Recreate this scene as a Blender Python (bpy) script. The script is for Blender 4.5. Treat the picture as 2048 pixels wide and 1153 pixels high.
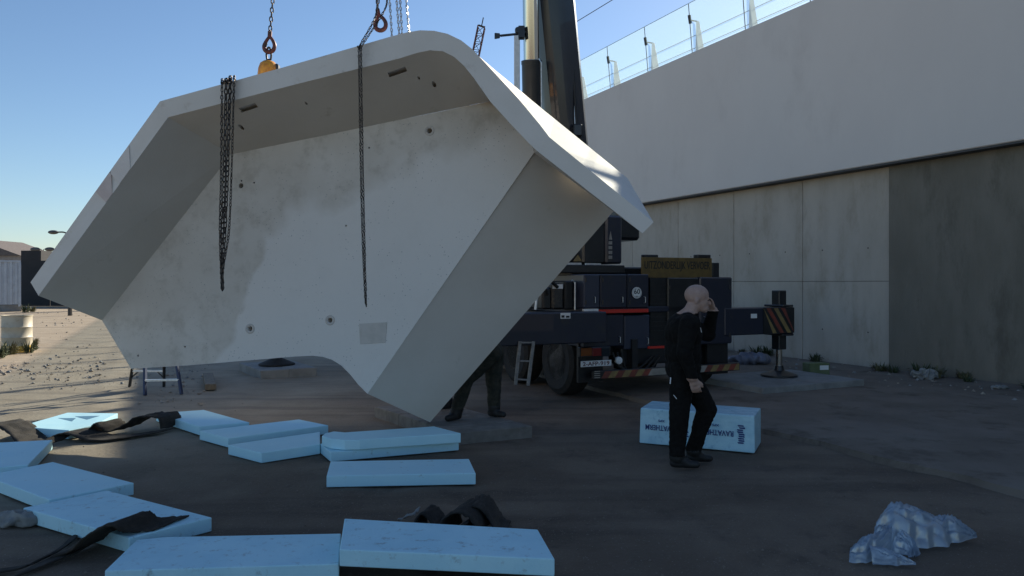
import bpy, bmesh, math, random
from mathutils import Vector, Matrix, Quaternion, noise
random.seed(7)
for o in list(bpy.data.objects): bpy.data.objects.remove(o)
S = bpy.context.scene
C = S.collection
R = math.radians
F = 1500.0; CU = 1024.0; HV = 566.0; EYE = 1.75          # photo focal length (px), centre, horizon, eye height

# ------------------------------------------------------------------ camera, sky, sun, exposure
cd = bpy.data.cameras.new('camera'); cam = bpy.data.objects.new('camera', cd); C.objects.link(cam)
cam.location = (0, 0, EYE); cam.rotation_euler = (R(90), 0, 0)
cd.sensor_width = 36; cd.lens = 36*F/2048; cd.shift_y = -10.5/2048; cd.clip_end = 3000
S.camera = cam
SUN_AZ = R(33); SUN_EL = R(26.9)
W = bpy.data.worlds.new('World'); S.world = W; W.use_nodes = True
wn = W.node_tree.nodes; wl = W.node_tree.links; wn.clear()
sky = wn.new('ShaderNodeTexSky'); sky.sky_type = 'NISHITA'; sky.sun_disc = False
sky.sun_elevation = SUN_EL; sky.sun_rotation = SUN_AZ; sky.altitude = 0
sky.air_density = 1.0; sky.dust_density = 0.25; sky.ozone_density = 4.0
bg = wn.new('ShaderNodeBackground'); bg.inputs[1].default_value = 0.067
wo = wn.new('ShaderNodeOutputWorld'); wl.new(sky.outputs[0], bg.inputs[0]); wl.new(bg.outputs[0], wo.inputs[0])
TOSUN = Vector((math.sin(SUN_AZ)*math.cos(SUN_EL), math.cos(SUN_AZ)*math.cos(SUN_EL), math.sin(SUN_EL)))
sd = bpy.data.lights.new('sun', 'SUN'); sd.energy = 4.6; sd.angle = R(0.53); sd.color = (1, .90, .75)
sun = bpy.data.objects.new('sun', sd); C.objects.link(sun); sun.location = (30, 46, 40)
sun.rotation_euler = TOSUN.to_track_quat('Z', 'Y').to_euler()
S.view_settings.view_transform = 'Standard'; S.view_settings.look = 'None'
S.view_settings.exposure = 1.0; S.view_settings.gamma = 1.0; S.view_settings.use_curve_mapping = False

# ------------------------------------------------------------------ helpers
def P(u, v, Y): return Vector(((u-CU)/F*Y, Y, EYE+(HV-v)/F*Y))
def G(u, v, z=0.0): return P(u, v, F*(EYE-z)/(v-HV))
MATS = {}
def mat(name, col, rough=.7, col2=None, scale=4, detail=6, thr=(.35, .65), bump=0, bscale=60, metal=0,
        pits=0, stretch=(1, 1, 1), spec=.5, dirt=None, dscale=8, dthr=(.55, .75), coat=0, rand=False):
    """procedural material: two-tone mottling, optional dirt layer, pits and fine relief"""
    m = bpy.data.materials.new(name); m.use_nodes = True; MATS[name] = m
    n = m.node_tree.nodes; l = m.node_tree.links; b = n['Principled BSDF']
    b.inputs['Base Color'].default_value = (*col, 1); b.inputs['Roughness'].default_value = rough
    b.inputs['Metallic'].default_value = metal; b.inputs['Specular IOR Level'].default_value = spec
    b.inputs['Coat Weight'].default_value = coat
    tc = n.new('ShaderNodeTexCoord'); mp = n.new('ShaderNodeMapping'); mp.inputs['Scale'].default_value = stretch
    l.new(tc.outputs['Object'], mp.inputs[0]); vec = mp.outputs[0]
    if rand:
        oi = n.new('ShaderNodeObjectInfo'); mu = n.new('ShaderNodeMath'); mu.operation = 'MULTIPLY'; mu.inputs[1].default_value = 37
        l.new(oi.outputs['Random'], mu.inputs[0]); l.new(mu.outputs[0], mp.inputs['Location'])
    out = None
    def ramp(sc, lo, hi, det=detail, rg=.6):
        t = n.new('ShaderNodeTexNoise'); t.inputs['Scale'].default_value = sc; t.inputs['Detail'].default_value = det
        t.inputs['Roughness'].default_value = rg; l.new(vec, t.inputs['Vector'])
        r = n.new('ShaderNodeMapRange'); r.inputs[1].default_value = lo; r.inputs[2].default_value = hi; r.interpolation_type = 'SMOOTHSTEP'
        l.new(t.outputs['Fac'], r.inputs[0]); return r.outputs[0]
    def mixc(fac, a, c):
        x = n.new('ShaderNodeMix'); x.data_type = 'RGBA'; l.new(fac, x.inputs[0])
        for s, k in ((a, 6), (c, 7)):
            if isinstance(s, tuple): x.inputs[k].default_value = (*s, 1)
            else: l.new(s, x.inputs[k])
        return x.outputs[2]
    if col2: out = mixc(ramp(scale, *thr), col, col2)
    if dirt: out = mixc(ramp(dscale, *dthr, 8, .7), out or col, dirt)
    if out: l.new(out, b.inputs['Base Color'])
    hs = None
    if bump:
        t = n.new('ShaderNodeTexNoise'); t.inputs['Scale'].default_value = bscale; t.inputs['Detail'].default_value = 5
        l.new(vec, t.inputs['Vector']); hs = t.outputs['Fac']
        bp = n.new('ShaderNodeBump'); bp.inputs['Strength'].default_value = bump; bp.inputs['Distance'].default_value = .01
        l.new(hs, bp.inputs['Height']); l.new(bp.outputs[0], b.inputs['Normal'])
    m['out'] = 1
    m_out[name] = (n, l, b, vec, out, ramp, mixc)
    return m
m_out = {}
def smooth(me, ang=35):
    me.shade_smooth(); me.set_sharp_from_angle(angle=R(ang))
ROOT = {}
def tag(o, label=None, cat=None, group=None, kind=None):
    if label: o['label'] = label
    if cat: o['category'] = cat
    if group: o['group'] = group
    if kind: o['kind'] = kind
    return o
def thing(name, label, cat, loc=(0, 0, 0), rotz=0, group=None):
    o = bpy.data.objects.new(name, None); C.objects.link(o); o.location = loc; o.rotation_euler = (0, 0, rotz); o.empty_display_size = .1
    ROOT[o.name] = Matrix.Translation(loc) @ Matrix.Rotation(rotz, 4, 'Z')
    return tag(o, label, cat, group)
class MB:
    def __init__(s): s.v = []; s.f = []; s.mi = []
    def add(s, vs, fs, mi=0):
        k = len(s.v); s.v += [Vector(a) for a in vs]; s.f += [[i+k for i in f] for f in fs]; s.mi += [mi]*len(fs); return s
    def box(s, c, d, rot=None, mi=0):
        x, y, z = [a/2 for a in d]; vs = [Vector((i*x, j*y, k*z)) for k in (-1, 1) for i, j in ((-1, -1), (1, -1), (1, 1), (-1, 1))]
        if rot is not None: vs = [rot @ a for a in vs]
        return s.add([a+Vector(c) for a in vs], [[3, 2, 1, 0], [4, 5, 6, 7], [0, 1, 5, 4], [1, 2, 6, 5], [2, 3, 7, 6], [3, 0, 4, 7]], mi)
    def bx(s, x0, x1, y0, y1, z0, z1, mi=0): return s.box(((x0+x1)/2, (y0+y1)/2, (z0+z1)/2), (x1-x0, y1-y0, z1-z0), None, mi)
    def prism(s, A, B, mi=0):
        n = len(A); return s.add(list(A)+list(B), [list(range(n)), list(range(2*n-1, n-1, -1))]+[[i, i+n, (i+1) % n+n, (i+1) % n] for i in range(n)], mi)
    def beam(s, p0, p1, w, h, up=(0, 0, 1), mi=0):
        p0 = Vector(p0); p1 = Vector(p1); d = (p1-p0).normalized(); x = d.cross(Vector(up))
        if x.length < 1e-4: x = d.cross(Vector((1, 0, 0)))
        x.normalize(); y = x.cross(d)
        q = [(-1, -1), (1, -1), (1, 1), (-1, 1)]
        return s.prism([p0+x*a*w/2+y*b*h/2 for a, b in q], [p1+x*a*w/2+y*b*h/2 for a, b in q], mi)
    def tube(s, pts, r, n=10, mi=0, cap=True):
        pts = [Vector(p) for p in pts]; k = len(s.v); rs = r if isinstance(r, (list, tuple)) else [r]*len(pts)
        d0 = (pts[1]-pts[0]).normalized(); x = d0.orthogonal().normalized(); m = len(pts)
        for i, p in enumerate(pts):
            d = (pts[min(i+1, m-1)]-pts[max(i-1, 0)]).normalized(); x = (x-d*x.dot(d)).normalized(); y = d.cross(x)
            s.v += [p+(x*math.cos(2*math.pi*j/n)+y*math.sin(2*math.pi*j/n))*rs[i] for j in range(n)]
        fs = [[k+i*n+j, k+i*n+(j+1) % n, k+(i+1)*n+(j+1) % n, k+(i+1)*n+j] for i in range(m-1) for j in range(n)]
        if cap: fs += [[k+j for j in range(n-1, -1, -1)], [k+(m-1)*n+j for j in range(n)]]
        s.f += fs; s.mi += [mi]*len(fs); return s
    def lathe(s, prof, base=(0, 0, 0), axis=(0, 0, 1), n=24, mi=0):
        q = Vector((0, 0, 1)).rotation_difference(Vector(axis)); k = len(s.v); m = len(prof)
        for r, z in prof: s.v += [q @ Vector((r*math.cos(2*math.pi*j/n), r*math.sin(2*math.pi*j/n), z))+Vector(base) for j in range(n)]
        fs = [[k+i*n+j, k+i*n+(j+1) % n, k+(i+1)*n+(j+1) % n, k+(i+1)*n+j] for i in range(m-1) for j in range(n)]
        fs += [[k+j for j in range(n-1, -1, -1)], [k+(m-1)*n+j for j in range(n)]]
        s.f += fs; s.mi += [mi]*len(fs); return s
    def mesh(s, name, mats, inv=None, sm=None):
        me = bpy.data.meshes.new(name); vs = s.v if inv is None else [inv @ a for a in s.v]
        me.from_pydata(vs, [], s.f); me.validate()
        bm = bmesh.new(); bm.from_mesh(me); bmesh.ops.recalc_face_normals(bm, faces=bm.faces); bm.to_mesh(me); bm.free()
        for m in (mats if isinstance(mats, (list, tuple)) else [mats]): me.materials.append(MATS[m] if isinstance(m, str) else m)
        if len(me.polygons) == len(s.mi): me.polygons.foreach_set('material_index', s.mi)
        if sm: smooth(me, sm)
        return me
    def build(s, name, mats, parent=None, world=False, sm=None, bevel=0, seg=1):
        r = parent
        while r is not None and r.parent is not None: r = r.parent
        inv = ROOT[r.name].inverted() if (world and r is not None and r.name in ROOT) else None
        o = bpy.data.objects.new(name, s.mesh(name, mats, inv, sm)); C.objects.link(o); o.parent = parent
        if bevel:
            b = o.modifiers.new('bevel', 'BEVEL'); b.width = bevel; b.segments = seg; b.limit_method = 'ANGLE'; b.angle_limit = R(40)
        return o
def obj(name, me, parent=None, loc=None, rot=None):
    o = bpy.data.objects.new(name, me); C.objects.link(o); o.parent = parent
    if loc is not None: o.location = loc
    if rot is not None: o.rotation_mode = 'QUATERNION'; o.rotation_quaternion = rot
    return o
def spline(pts, k=6):
    pts = [Vector(p) for p in pts]; out = []; n = len(pts)
    for i in range(n-1):
        a, b, c, d = pts[max(i-1, 0)], pts[i], pts[i+1], pts[min(i+2, n-1)]
        for j in range(k):
            t = j/k; out.append(.5*((2*b)+(c-a)*t+(2*a-5*b+4*c-d)*t*t+(3*b-a-3*c+d)*t**3))
    return out+[pts[-1]]
def text(name, s, w, h, m, parent, org, xd, ud, depth=.002):
    """lettering as a thin mesh fitted to w x h metres, centred on org (in the parent's space)"""
    cu = bpy.data.curves.new(name, 'FONT'); cu.body = s; cu.size = 1; cu.extrude = .02; cu.offset = .012; cu.resolution_u = 3
    t = bpy.data.objects.new(name, cu); C.objects.link(t)
    bpy.context.view_layer.update()
    me = bpy.data.meshes.new_from_object(t.evaluated_get(bpy.context.evaluated_depsgraph_get())); me.name = name
    bpy.data.objects.remove(t)
    xs = [v.co.x for v in me.vertices]; ys = [v.co.y for v in me.vertices]
    x0, x1, y0, y1 = min(xs), max(xs), min(ys), max(ys)
    xd = Vector(xd).normalized(); ud = Vector(ud).normalized(); nd = xd.cross(ud); org = Vector(org)
    for v in me.vertices:
        v.co = org+xd*((v.co.x-(x0+x1)/2)/(x1-x0)*w)+ud*((v.co.y-(y0+y1)/2)/(y1-y0)*h)+nd*(v.co.z/.02*depth/2)
    me.materials.clear(); me.materials.append(MATS[m])
    return obj(name, me, parent)

# ------------------------------------------------------------------ materials
CONC = (.60, .525, .44)
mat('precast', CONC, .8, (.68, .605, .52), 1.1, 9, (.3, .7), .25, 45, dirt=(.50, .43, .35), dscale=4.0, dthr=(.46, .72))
mat('precast_shaded', (.52, .46, .39), .75, (.58, .52, .45), .9, 8, (.3, .7), .12, 40, dirt=(.45, .39, .315), dscale=3.5, dthr=(.6, .75))  # same concrete, with the shade of the down-facing flanges put into its colour
mat('precast_lit', (.68, .615, .535), .75, (.74, .675, .60), 1.5, 8, (.3, .7), .12, 50, dirt=(.58, .51, .43), dscale=4, dthr=(.58, .72))  # light catching the rim is put into this paler tone of the same concrete
mat('rim_patch', (.62, .50, .44), .85, (.68, .57, .50), 6, bump=.3)
mat('rim_patch_pale', (.72, .64, .57), .85, (.76, .68, .61), 5, bump=.3)
mat('patch', (.54, .48, .41), .8, (.60, .53, .46), 9, bump=.2)
mat('hole_dark', (.03, .03, .03), .9)
mat('steel_dark', (.05, .052, .055), .5, (.09, .08, .07), 30, metal=.7)
mat('chain', (.045, .042, .04), .45, (.10, .075, .06), 40, metal=.75)
mat('zinc', (.5, .52, .55), .35, (.38, .39, .4), 40, metal=.85)
mat('hook_red', (.17, .04, .03), .5, (.07, .035, .03), 25, metal=.2)
mat('yellow', (.75, .33, .03), .45, (.55, .22, .03), 18, dirt=(.08, .06, .04), dscale=14, dthr=(.6, .72))
mat('foam', (.50, .80, .89), .6, (.56, .84, .91), 2.5, 6, (.3, .7), .15, 140, dirt=(.25, .34, .35), dscale=10, dthr=(.59, .76), rand=True)
mat('foam_clean', (.50, .80, .89), .6, (.56, .84, .91), 2.5, 6, (.3, .7), .15, 140, dirt=(.2, .36, .44), dscale=7, dthr=(.68, .82), rand=True)
mat('foam_dirty', (.48, .77, .86), .65, (.56, .84, .91), 3, 7, (.3, .7), .25, 90, dirt=(.22, .28, .28), dscale=13, dthr=(.54, .78), rand=True)
mat('foam_mark', (.10, .24, .36), .8)
mat('film', (.42, .68, .80), .25, (.52, .78, .87), 6, 8, (.3, .7), .8, 14, dirt=(.22, .45, .6), dscale=9)
mat('print_blue', (.02, .05, .20), .4)
mat('felt', (.030, .024, .019), .95, (.055, .045, .036), 9, bump=.6, bscale=180)
mat('wood', (.13, .10, .07), .8, (.20, .16, .11), 6, stretch=(8, 1, 1), bump=.3, bscale=40)
mat('mat_board', (.17, .145, .12), .85, (.24, .21, .18), 5, bump=.4, bscale=50, dirt=(.10, .09, .08), dscale=6, rand=True)
mat('black_cloth', (.006, .005, .0045), .9, (.010, .009, .008), 30, bump=.25, bscale=90, spec=.2)
mat('camo_cloth', (.020, .022, .015), .9, (.045, .042, .030), 14, bump=.4, bscale=60)
mat('boot', (.012, .011, .011), .6, (.02, .018, .016), 20)
mat('skin', (.44, .29, .23), .55, (.38, .24, .19), 18, bump=.08, bscale=90)
mat('eye', (.02, .015, .012), .2)
mat('piping', (.8, .8, .8), .4)
mat('crane_blue', (.012, .015, .03), .45, (.015, .018, .034), 4, dirt=(.03, .028, .027), dscale=3, dthr=(.5, .75), coat=.3)
mat('crane_blue_light', (.03, .036, .06), .45, (.026, .032, .055), 4, dirt=(.05, .05, .06), dscale=4, coat=.3)
mat('crane_black', (.010, .011, .013), .4, (.018, .018, .02), 5, coat=.2)
mat('boom_paint', (.012, .015, .022), .28, (.017, .02, .03), 3, coat=.5)
mat('chrome', (.75, .72, .66), .12, metal=1.0)
mat('alu', (.62, .63, .64), .38, (.5, .5, .52), 30, metal=.8)
mat('rubber', (.012, .012, .012), .8, (.022, .02, .018), 12, bump=.2)
mat('rim_steel', (.12, .12, .12), .5, (.07, .065, .06), 15, metal=.3)
mat('rim_steel_pale', (.30, .30, .30), .5, (.22, .22, .22), 20, metal=.4)
mat('white_paint', (.75, .75, .74), .45, (.66, .66, .64), 10)
mat('plate_white', (.72, .72, .70), .4)
mat('red_refl', (.55, .035, .025), .35)
mat('red_dirty', (.24, .05, .03), .5, (.13, .04, .03), 9)
mat('yellow_refl', (.27, .19, .07), .5, (.20, .14, .06), 12)
mat('white_dirty', (.34, .31, .27), .55, (.24, .22, .19), 9)
mat('sign_yellow', (.16, .10, .025), .5, (.11, .07, .02), 8)
mat('sign_black', (.015, .015, .015), .5)
mat('plate_ink', (.10, .012, .012), .5)
mat('lamp_amber', (.22, .06, .01), .2, coat=.6)
mat('lamp_red', (.18, .012, .01), .2, coat=.6)
mat('glass_dark', (.02, .025, .03), .08)
mat('wall_panel', (.47, .40, .32), .85, (.55, .475, .39), .9, 9, (.3, .7), .2, 50, dirt=(.39, .32, .245), dscale=1.5, dthr=(.45, .75), stretch=(1.3, 1.3, .6))
mat('wall_rough', (.185, .16, .122), .95, (.235, .205, .16), 1.2, 9, (.3, .7), .7, 30, dirt=(.145, .125, .095), dscale=1.1, dthr=(.5, .7), stretch=(1.4, 1.4, .5))
mat('parapet', (.72, .645, .58), .65, (.76, .685, .615), .5, 6, (.3, .7), .06, 30, dirt=(.67, .595, .53), dscale=.8, dthr=(.5, .8), stretch=(1, 1, .6))
mat('pane_edge', (.30, .42, .42), .3)
mat('soffit', (.10, .10, .10), .9)
mat('fin', (.74, .74, .72), .5)
mat('pad_conc', (.20, .195, .185), .9, (.27, .265, .25), 3, bump=.4, bscale=40)
mat('slab', (.165, .128, .098), .92, (.215, .172, .136), .9, 9, (.35, .65), .5, 20, dirt=(.115, .088, .066), dscale=1.7, dthr=(.5, .68))
mat('rope', (.03, .03, .032), .5, metal=.6)
mat('leaf', (.045, .065, .025), .7, (.07, .085, .04), 20)
mat('weed_dry', (.15, .13, .07), .8, (.09, .10, .04), 20)
mat('drum', (.50, .46, .36), .5, (.42, .38, .29), 3, dirt=(.33, .26, .16), dscale=6, dthr=(.58, .72))
mat('drum_yellow', (.62, .43, .06), .5, (.45, .31, .08), 12)
mat('container', (.50, .55, .60), .5, (.43, .47, .52), 2, dirt=(.3, .28, .26), dscale=3)
mat('hoarding', (.02, .022, .025), .8, (.03, .03, .032), 1)
mat('roof_tile', (.10, .085, .08), .8, (.14, .12, .11), 5)
mat('house_wall', (.30, .27, .25), .85, (.24, .21, .19), 2)
mat('carton_green', (.10, .13, .055), .6, (.14, .17, .09), 6)
mat('litter', (.27, .26, .24), .5, (.18, .18, .17), 8)
mat('purple_film', (.12, .12, .155), .4, (.17, .17, .21), 5)
mat('stone', (.24, .20, .16), .9, (.34, .29, .23), 8)
mat('ladder_blue', (.02, .035, .09), .5)

def panel_wash():
    """the lighter cement wash with its own ragged outline on the lower half of the panel"""
    n, l, b, vec, out, ramp, mixc = m_out['precast']
    sx = n.new('ShaderNodeSeparateXYZ'); l.new(vec, sx.inputs[0])
    nz = n.new('ShaderNodeTexNoise'); nz.inputs['Scale'].default_value = 1.7; nz.inputs['Detail'].default_value = 8; l.new(vec, nz.inputs['Vector'])
    def mth(op, a, c):
        m = n.new('ShaderNodeMath'); m.operation = op
        for i, s in enumerate((a, c)):
            if isinstance(s, (int, float)): m.inputs[i].default_value = s
            else: l.new(s, m.inputs[i])
        return m.outputs[0]
    # x - .35 z  > k   (left border leans like the photographed one);  z below the upper border
    q = mth('SUBTRACT', sx.outputs[0], mth('MULTIPLY', sx.outputs[2], .42))
    q = mth('ADD', q, mth('MULTIPLY', nz.outputs['Fac'], .5))
    r = n.new('ShaderNodeMapRange'); r.inputs[1].default_value = PW[0]; r.inputs[2].default_value = PW[0]+.06; l.new(q, r.inputs[0])
    q2 = mth('ADD', sx.outputs[2], mth('MULTIPLY', nz.outputs['Fac'], 1.0)); q2 = mth('SUBTRACT', q2, mth('MULTIPLY', sx.outputs[0], .38))
    r2 = n.new('ShaderNodeMapRange'); r2.inputs[1].default_value = PW[1]+.25; r2.inputs[2].default_value = PW[1]; l.new(q2, r2.inputs[0])
    f = mth('MULTIPLY', mth('MULTIPLY', r.outputs[0], r2.outputs[0]), .85)
    out2 = mixc(f, out, (.77, .70, .625))
    v = n.new('ShaderNodeTexVoronoi'); v.inputs['Scale'].default_value = 24; l.new(vec, v.inputs['Vector'])
    r3 = n.new('ShaderNodeMapRange'); r3.inputs[1].default_value = .10; r3.inputs[2].default_value = .17; l.new(v.outputs['Distance'], r3.inputs[0])
    pk = ramp(3.1, .47, .56)
    inv = mth('SUBTRACT', 1.0, r3.outputs[0]); f3 = mth('MULTIPLY', mth('MULTIPLY', inv, pk), .55)
    l.new(mixc(f3, out2, (.16, .155, .145)), b.inputs['Base Color'])
PW = (-2.27, 3.3)
panel_wash()

# ------------------------------------------------------------------ ground
def ground_mat():
    m = mat('ground', (.125, .088, .060), .95, (.18, .133, .094), .8, 9, (.35, .65), .8, 26, dirt=(.085, .062, .044), dscale=1.5, dthr=(.5, .7))
    n, l, b, vec, out, ramp, mixc = m_out['ground']
    sx = n.new('ShaderNodeSeparateXYZ'); l.new(vec, sx.inputs[0])
    nz = n.new('ShaderNodeTexNoise'); nz.inputs['Scale'].default_value = .5; nz.inputs['Detail'].default_value = 7; l.new(vec, nz.inputs['Vector'])
    a = n.new('ShaderNodeMath'); a.operation = 'MULTIPLY_ADD'; a.inputs[1].default_value = 5; l.new(nz.outputs['Fac'], a.inputs[0])
    k = n.new('ShaderNodeMath'); k.operation = 'MULTIPLY'; k.inputs[1].default_value = -.42; l.new(sx.outputs[1], k.inputs[0])
    k2 = n.new('ShaderNodeMath'); k2.operation = 'ADD'; l.new(sx.outputs[0], k2.inputs[0]); l.new(k.outputs[0], k2.inputs[1]); l.new(k2.outputs[0], a.inputs[2])
    r = n.new('ShaderNodeMapRange'); r.inputs[1].default_value = -2.2; r.inputs[2].default_value = -5.8; l.new(a.outputs[0], r.inputs[0])
    # sandy, dusty hardstanding to the left and behind
    t = n.new('ShaderNodeTexNoise'); t.inputs['Scale'].default_value = 1.1; t.inputs['Detail'].default_value = 9; t.inputs['Roughness'].default_value = .7; l.new(vec, t.inputs['Vector'])
    cr = n.new('ShaderNodeMapRange'); cr.inputs[1].default_value = .35; cr.inputs[2].default_value = .65; l.new(t.outputs['Fac'], cr.inputs[0])
    sand = mixc(cr.outputs[0], (.25, .20, .14), (.335, .28, .205))
    # tyre tracks: streaks along the haul road
    mp = n.new('ShaderNodeMapping'); mp.inputs['Rotation'].default_value = (0, 0, R(-62)); mp.inputs['Scale'].default_value = (.12, 1.6, 1)
    l.new(vec, mp.inputs[0]); t2 = n.new('ShaderNodeTexNoise'); t2.inputs['Scale'].default_value = 1.6; t2.inputs['Detail'].default_value = 6; l.new(mp.outputs[0], t2.inputs['Vector'])
    c2 = n.new('ShaderNodeMapRange'); c2.inputs[1].default_value = .52; c2.inputs[2].default_value = .66; c2.inputs[4].default_value = .7; l.new(t2.outputs['Fac'], c2.inputs[0])
    sand = mixc(c2.outputs[0], sand, (.17, .14, .105))
    c3 = n.new('ShaderNodeMapRange'); c3.inputs[1].default_value = .50; c3.inputs[2].default_value = .64; c3.inputs[4].default_value = .55; l.new(t2.outputs['Fac'], c3.inputs[0])
    dark = mixc(c3.outputs[0], out, (.075, .054, .038))
    res = mixc(r.outputs[0], dark, sand)
    res = mixc(ramp(75, .63, .70, 3), res, (.30, .25, .20)); res = mixc(ramp(48, .66, .72, 3), res, (.05, .04, .03))
    l.new(res, b.inputs['Base Color'])
ground_mat()
def axis(a0, a1, step, far, g=1.35):
    xs = []; x = a0
    while x <= a1: xs.append(x); x += step
    d = step; x = a1
    while x < far: d *= g; x += d; xs.append(x)
    d = step; x = a0; lo = []
    while x > -far: d *= g; x -= d; lo.append(x)
    return lo[::-1]+xs
xs = axis(-14, 8, .11, 900); ys = axis(2.5, 20, .11, 1500)
ys = [y for y in ys if y > -40]
def gz(x, y):
    if abs(x) > 30 or y > 45 or y < 1: return 0
    f = min(1, max(0, (30-abs(x))/10), max(0, (45-y)/15))
    return f*(.014*noise.noise((x*.9, y*.9, 0))+.012*noise.noise((x*3.3, y*3.3, 5))+.007*noise.noise((x*9, y*9, 9)))
gv = [(x, y, gz(x, y)-.012) for y in ys for x in xs]; nx = len(xs)
me = bpy.data.meshes.new('ground'); me.from_pydata(gv, [], [[j*nx+i, j*nx+i+1, (j+1)*nx+i+1, (j+1)*nx+i] for j in range(len(ys)-1) for i in range(nx-1)])
me.materials.append(MATS['ground']); me.shade_smooth(); tag(obj('ground', me), kind='structure')

# ------------------------------------------------------------------ retaining wall, parapet, railing (direction along the wall: WD)
A_W = math.atan(.469); WD = Vector((-.469, 1, 0)).normalized(); WN = Vector((-WD.y, WD.x, 0))      # WN points to the yard
W0 = G(1780, 745)                                                                              # foot of the wall where the cladding changes
def WP(s, n, z): return W0+WD*s+WN*n+Vector((0, 0, z))
def wbox(mb, s0, s1, n0, n1, z0, z1, mi=0):
    q = [(s0, n0), (s1, n0), (s1, n1), (s0, n1)]
    return mb.prism([WP(s, n, z0) for s, n in q], [WP(s, n, z1) for s, n in q], mi)
ZW = 4.05; ZT = 7.78; OV = .32
wall = thing('retaining_wall', 'long concrete retaining wall of tall grey panels carrying the pale parapet', 'wall', W0, A_W)
wbox(MB(), -16, 75, -.6, -.04, -.3, ZW).build('wall_core', 'soffit', wall, True)
st = 2.21; gap = .006
for i in range(16):
    for z0, z1 in ((-.2, 1.775), (1.775+gap, ZW-.003)):
        wbox(MB(), i*st+gap, (i+1)*st-gap, -.04, .0+random.uniform(-.004, .004), z0, z1).build('concrete_panel', 'wall_panel', wall, True, bevel=.008)
wbox(MB(), 16*st+gap, 74, -.04, 0, -.2, ZW-.003).build('far_panel', 'wall_panel', wall, True)
b = MB()
wbox(b, -15.9, -.004, -.04, .035, -.2, ZW-.003); o = b.build('rough_panel', 'wall_rough', wall, True); o['label'] = 'dark rough cast section of the wall'
b = MB()
for i in range(4):
    for zz in (.75, 2.45):
        for dx in (.5, 1.65): b.lathe([(.013, 0), (.013, .006)], WP(i*st+dx, .002, zz), WN, 10)
b.build('formwork_hole', 'hole_dark', wall, True)
par = thing('parapet', 'smooth pale grey parapet band overhanging the top of the retaining wall', 'parapet', WP(0, 0, ZW), A_W)
for i in range(1):
    b = MB(); wbox(b, -18, 77, -.3, OV, ZW+.004, ZT); b.build('parapet_segment', 'parapet', par, True, bevel=.015)
b = MB(); wbox(b, -17.9, 77, -.28, OV-.03, ZW-.03, ZW+.001); b.build('drip_edge', 'soffit', par, True)
# railing: leaning glass panes, joint rods, clamps, white fins, two wires
g = bpy.data.materials.new('rail_glass'); g.use_nodes = True; gn = g.node_tree.nodes; gl = g.node_tree.links; gn.clear()
tr = gn.new('ShaderNodeBsdfTransparent'); tr.inputs[0].default_value = (.95, .985, .985, 1)
gs = gn.new('ShaderNodeBsdfGlossy'); gs.inputs['Roughness'].default_value = .03
df = gn.new('ShaderNodeBsdfTranslucent'); df.inputs[0].default_value = (.75, .9, .9, 1); mx0 = gn.new('ShaderNodeMixShader'); mx0.inputs[0].default_value = .085
mx = gn.new('ShaderNodeMixShader'); mx.inputs[0].default_value = .06; go = gn.new('ShaderNodeOutputMaterial')
gl.new(tr.outputs[0], mx0.inputs[1]); gl.new(df.outputs[0], mx0.inputs[2])
gl.new(mx0.outputs[0], mx.inputs[1]); gl.new(gs.outputs[0], mx.inputs[2]); gl.new(mx.outputs[0], go.inputs[0])
MATS['rail_glass'] = g
rail = thing('glass_railing', 'clear glass railing with white tapered fins along the top of the parapet', 'railing', WP(0, 0, ZT), A_W)
RS0 = 3.6*1.1045; RSP = 2.015
for i in range(-3, 24):
    s = RS0+i*RSP; n0, n1 = .02, .16
    b = MB(); e = .012
    b.prism([WP(s+e, n0, ZT-.05), WP(s+RSP-e, n0, ZT-.05), WP(s+RSP-e, n1, ZT+1.42), WP(s+e, n1, ZT+1.42)],
            [WP(s+e, n0-.016, ZT-.05), WP(s+RSP-e, n0-.016, ZT-.05), WP(s+RSP-e, n1-.016, ZT+1.42), WP(s+e, n1-.016, ZT+1.42)])
    gp = b.build('glass_pane', 'rail_glass', rail, True)
    MB().beam(WP(s+e, n1-.008, ZT+1.424), WP(s+RSP-e, n1-.008, ZT+1.424), .018, .008).build('pane_edge', 'pane_edge', gp, True)
    MB().tube([WP(s, n0-.01, ZT), WP(s, n1-.01, ZT+1.42)], .011, 6).build('joint_rod', 'steel_dark', rail, True)
    b = MB(); b.prism([WP(s-.03, -.42, ZT-.02), WP(s+.03, -.42, ZT-.02), WP(s+.03, -.10, ZT-.02), WP(s-.03, -.10, ZT-.02)],
                      [WP(s-.02, -.20, ZT+1.0), WP(s+.02, -.20, ZT+1.0), WP(s+.02, -.12, ZT+1.0), WP(s-.02, -.12, ZT+1.0)])
    f = b.build('fin_post', 'fin', rail, True, bevel=.006)
    b = MB(); b.beam(WP(s, -.14, ZT+.99), WP(s, .10, ZT+.99), .03, .03); b.beam(WP(s, .085, ZT+.9), WP(s, .125, ZT+1.12), .07, .05, WD); b.build('clamp', 'steel_dark', f, True)
for z in (.38, .72):
    MB().tube([WP(-3, -.3, ZT+z), WP(50, -.3, ZT+z)], .009, 6).build('rail_wire', 'steel_dark', rail, True)
w = thing('overhead_wire', 'thin overhead wire running above the glass railing', 'wire', WP(0, -.3, ZT), A_W)
MB().tube([WP(-14, -1.2, ZT+3.75), WP(2, -1.2, ZT+3.64), WP(14.4, -1.2, ZT+3.75)], .014, 6).build('wire_strand', 'rope', w, True)
MB().tube([WP(-14, -1.2, ZT-3), WP(-14, -1.2, ZT+4)], .09, 10).build('mast', 'steel_dark', w, True)
MB().tube([WP(14.4, -1.2, ZT-3), WP(14.4, -1.2, ZT+3.9)], .09, 10).build('mast', 'steel_dark', w, True)

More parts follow.
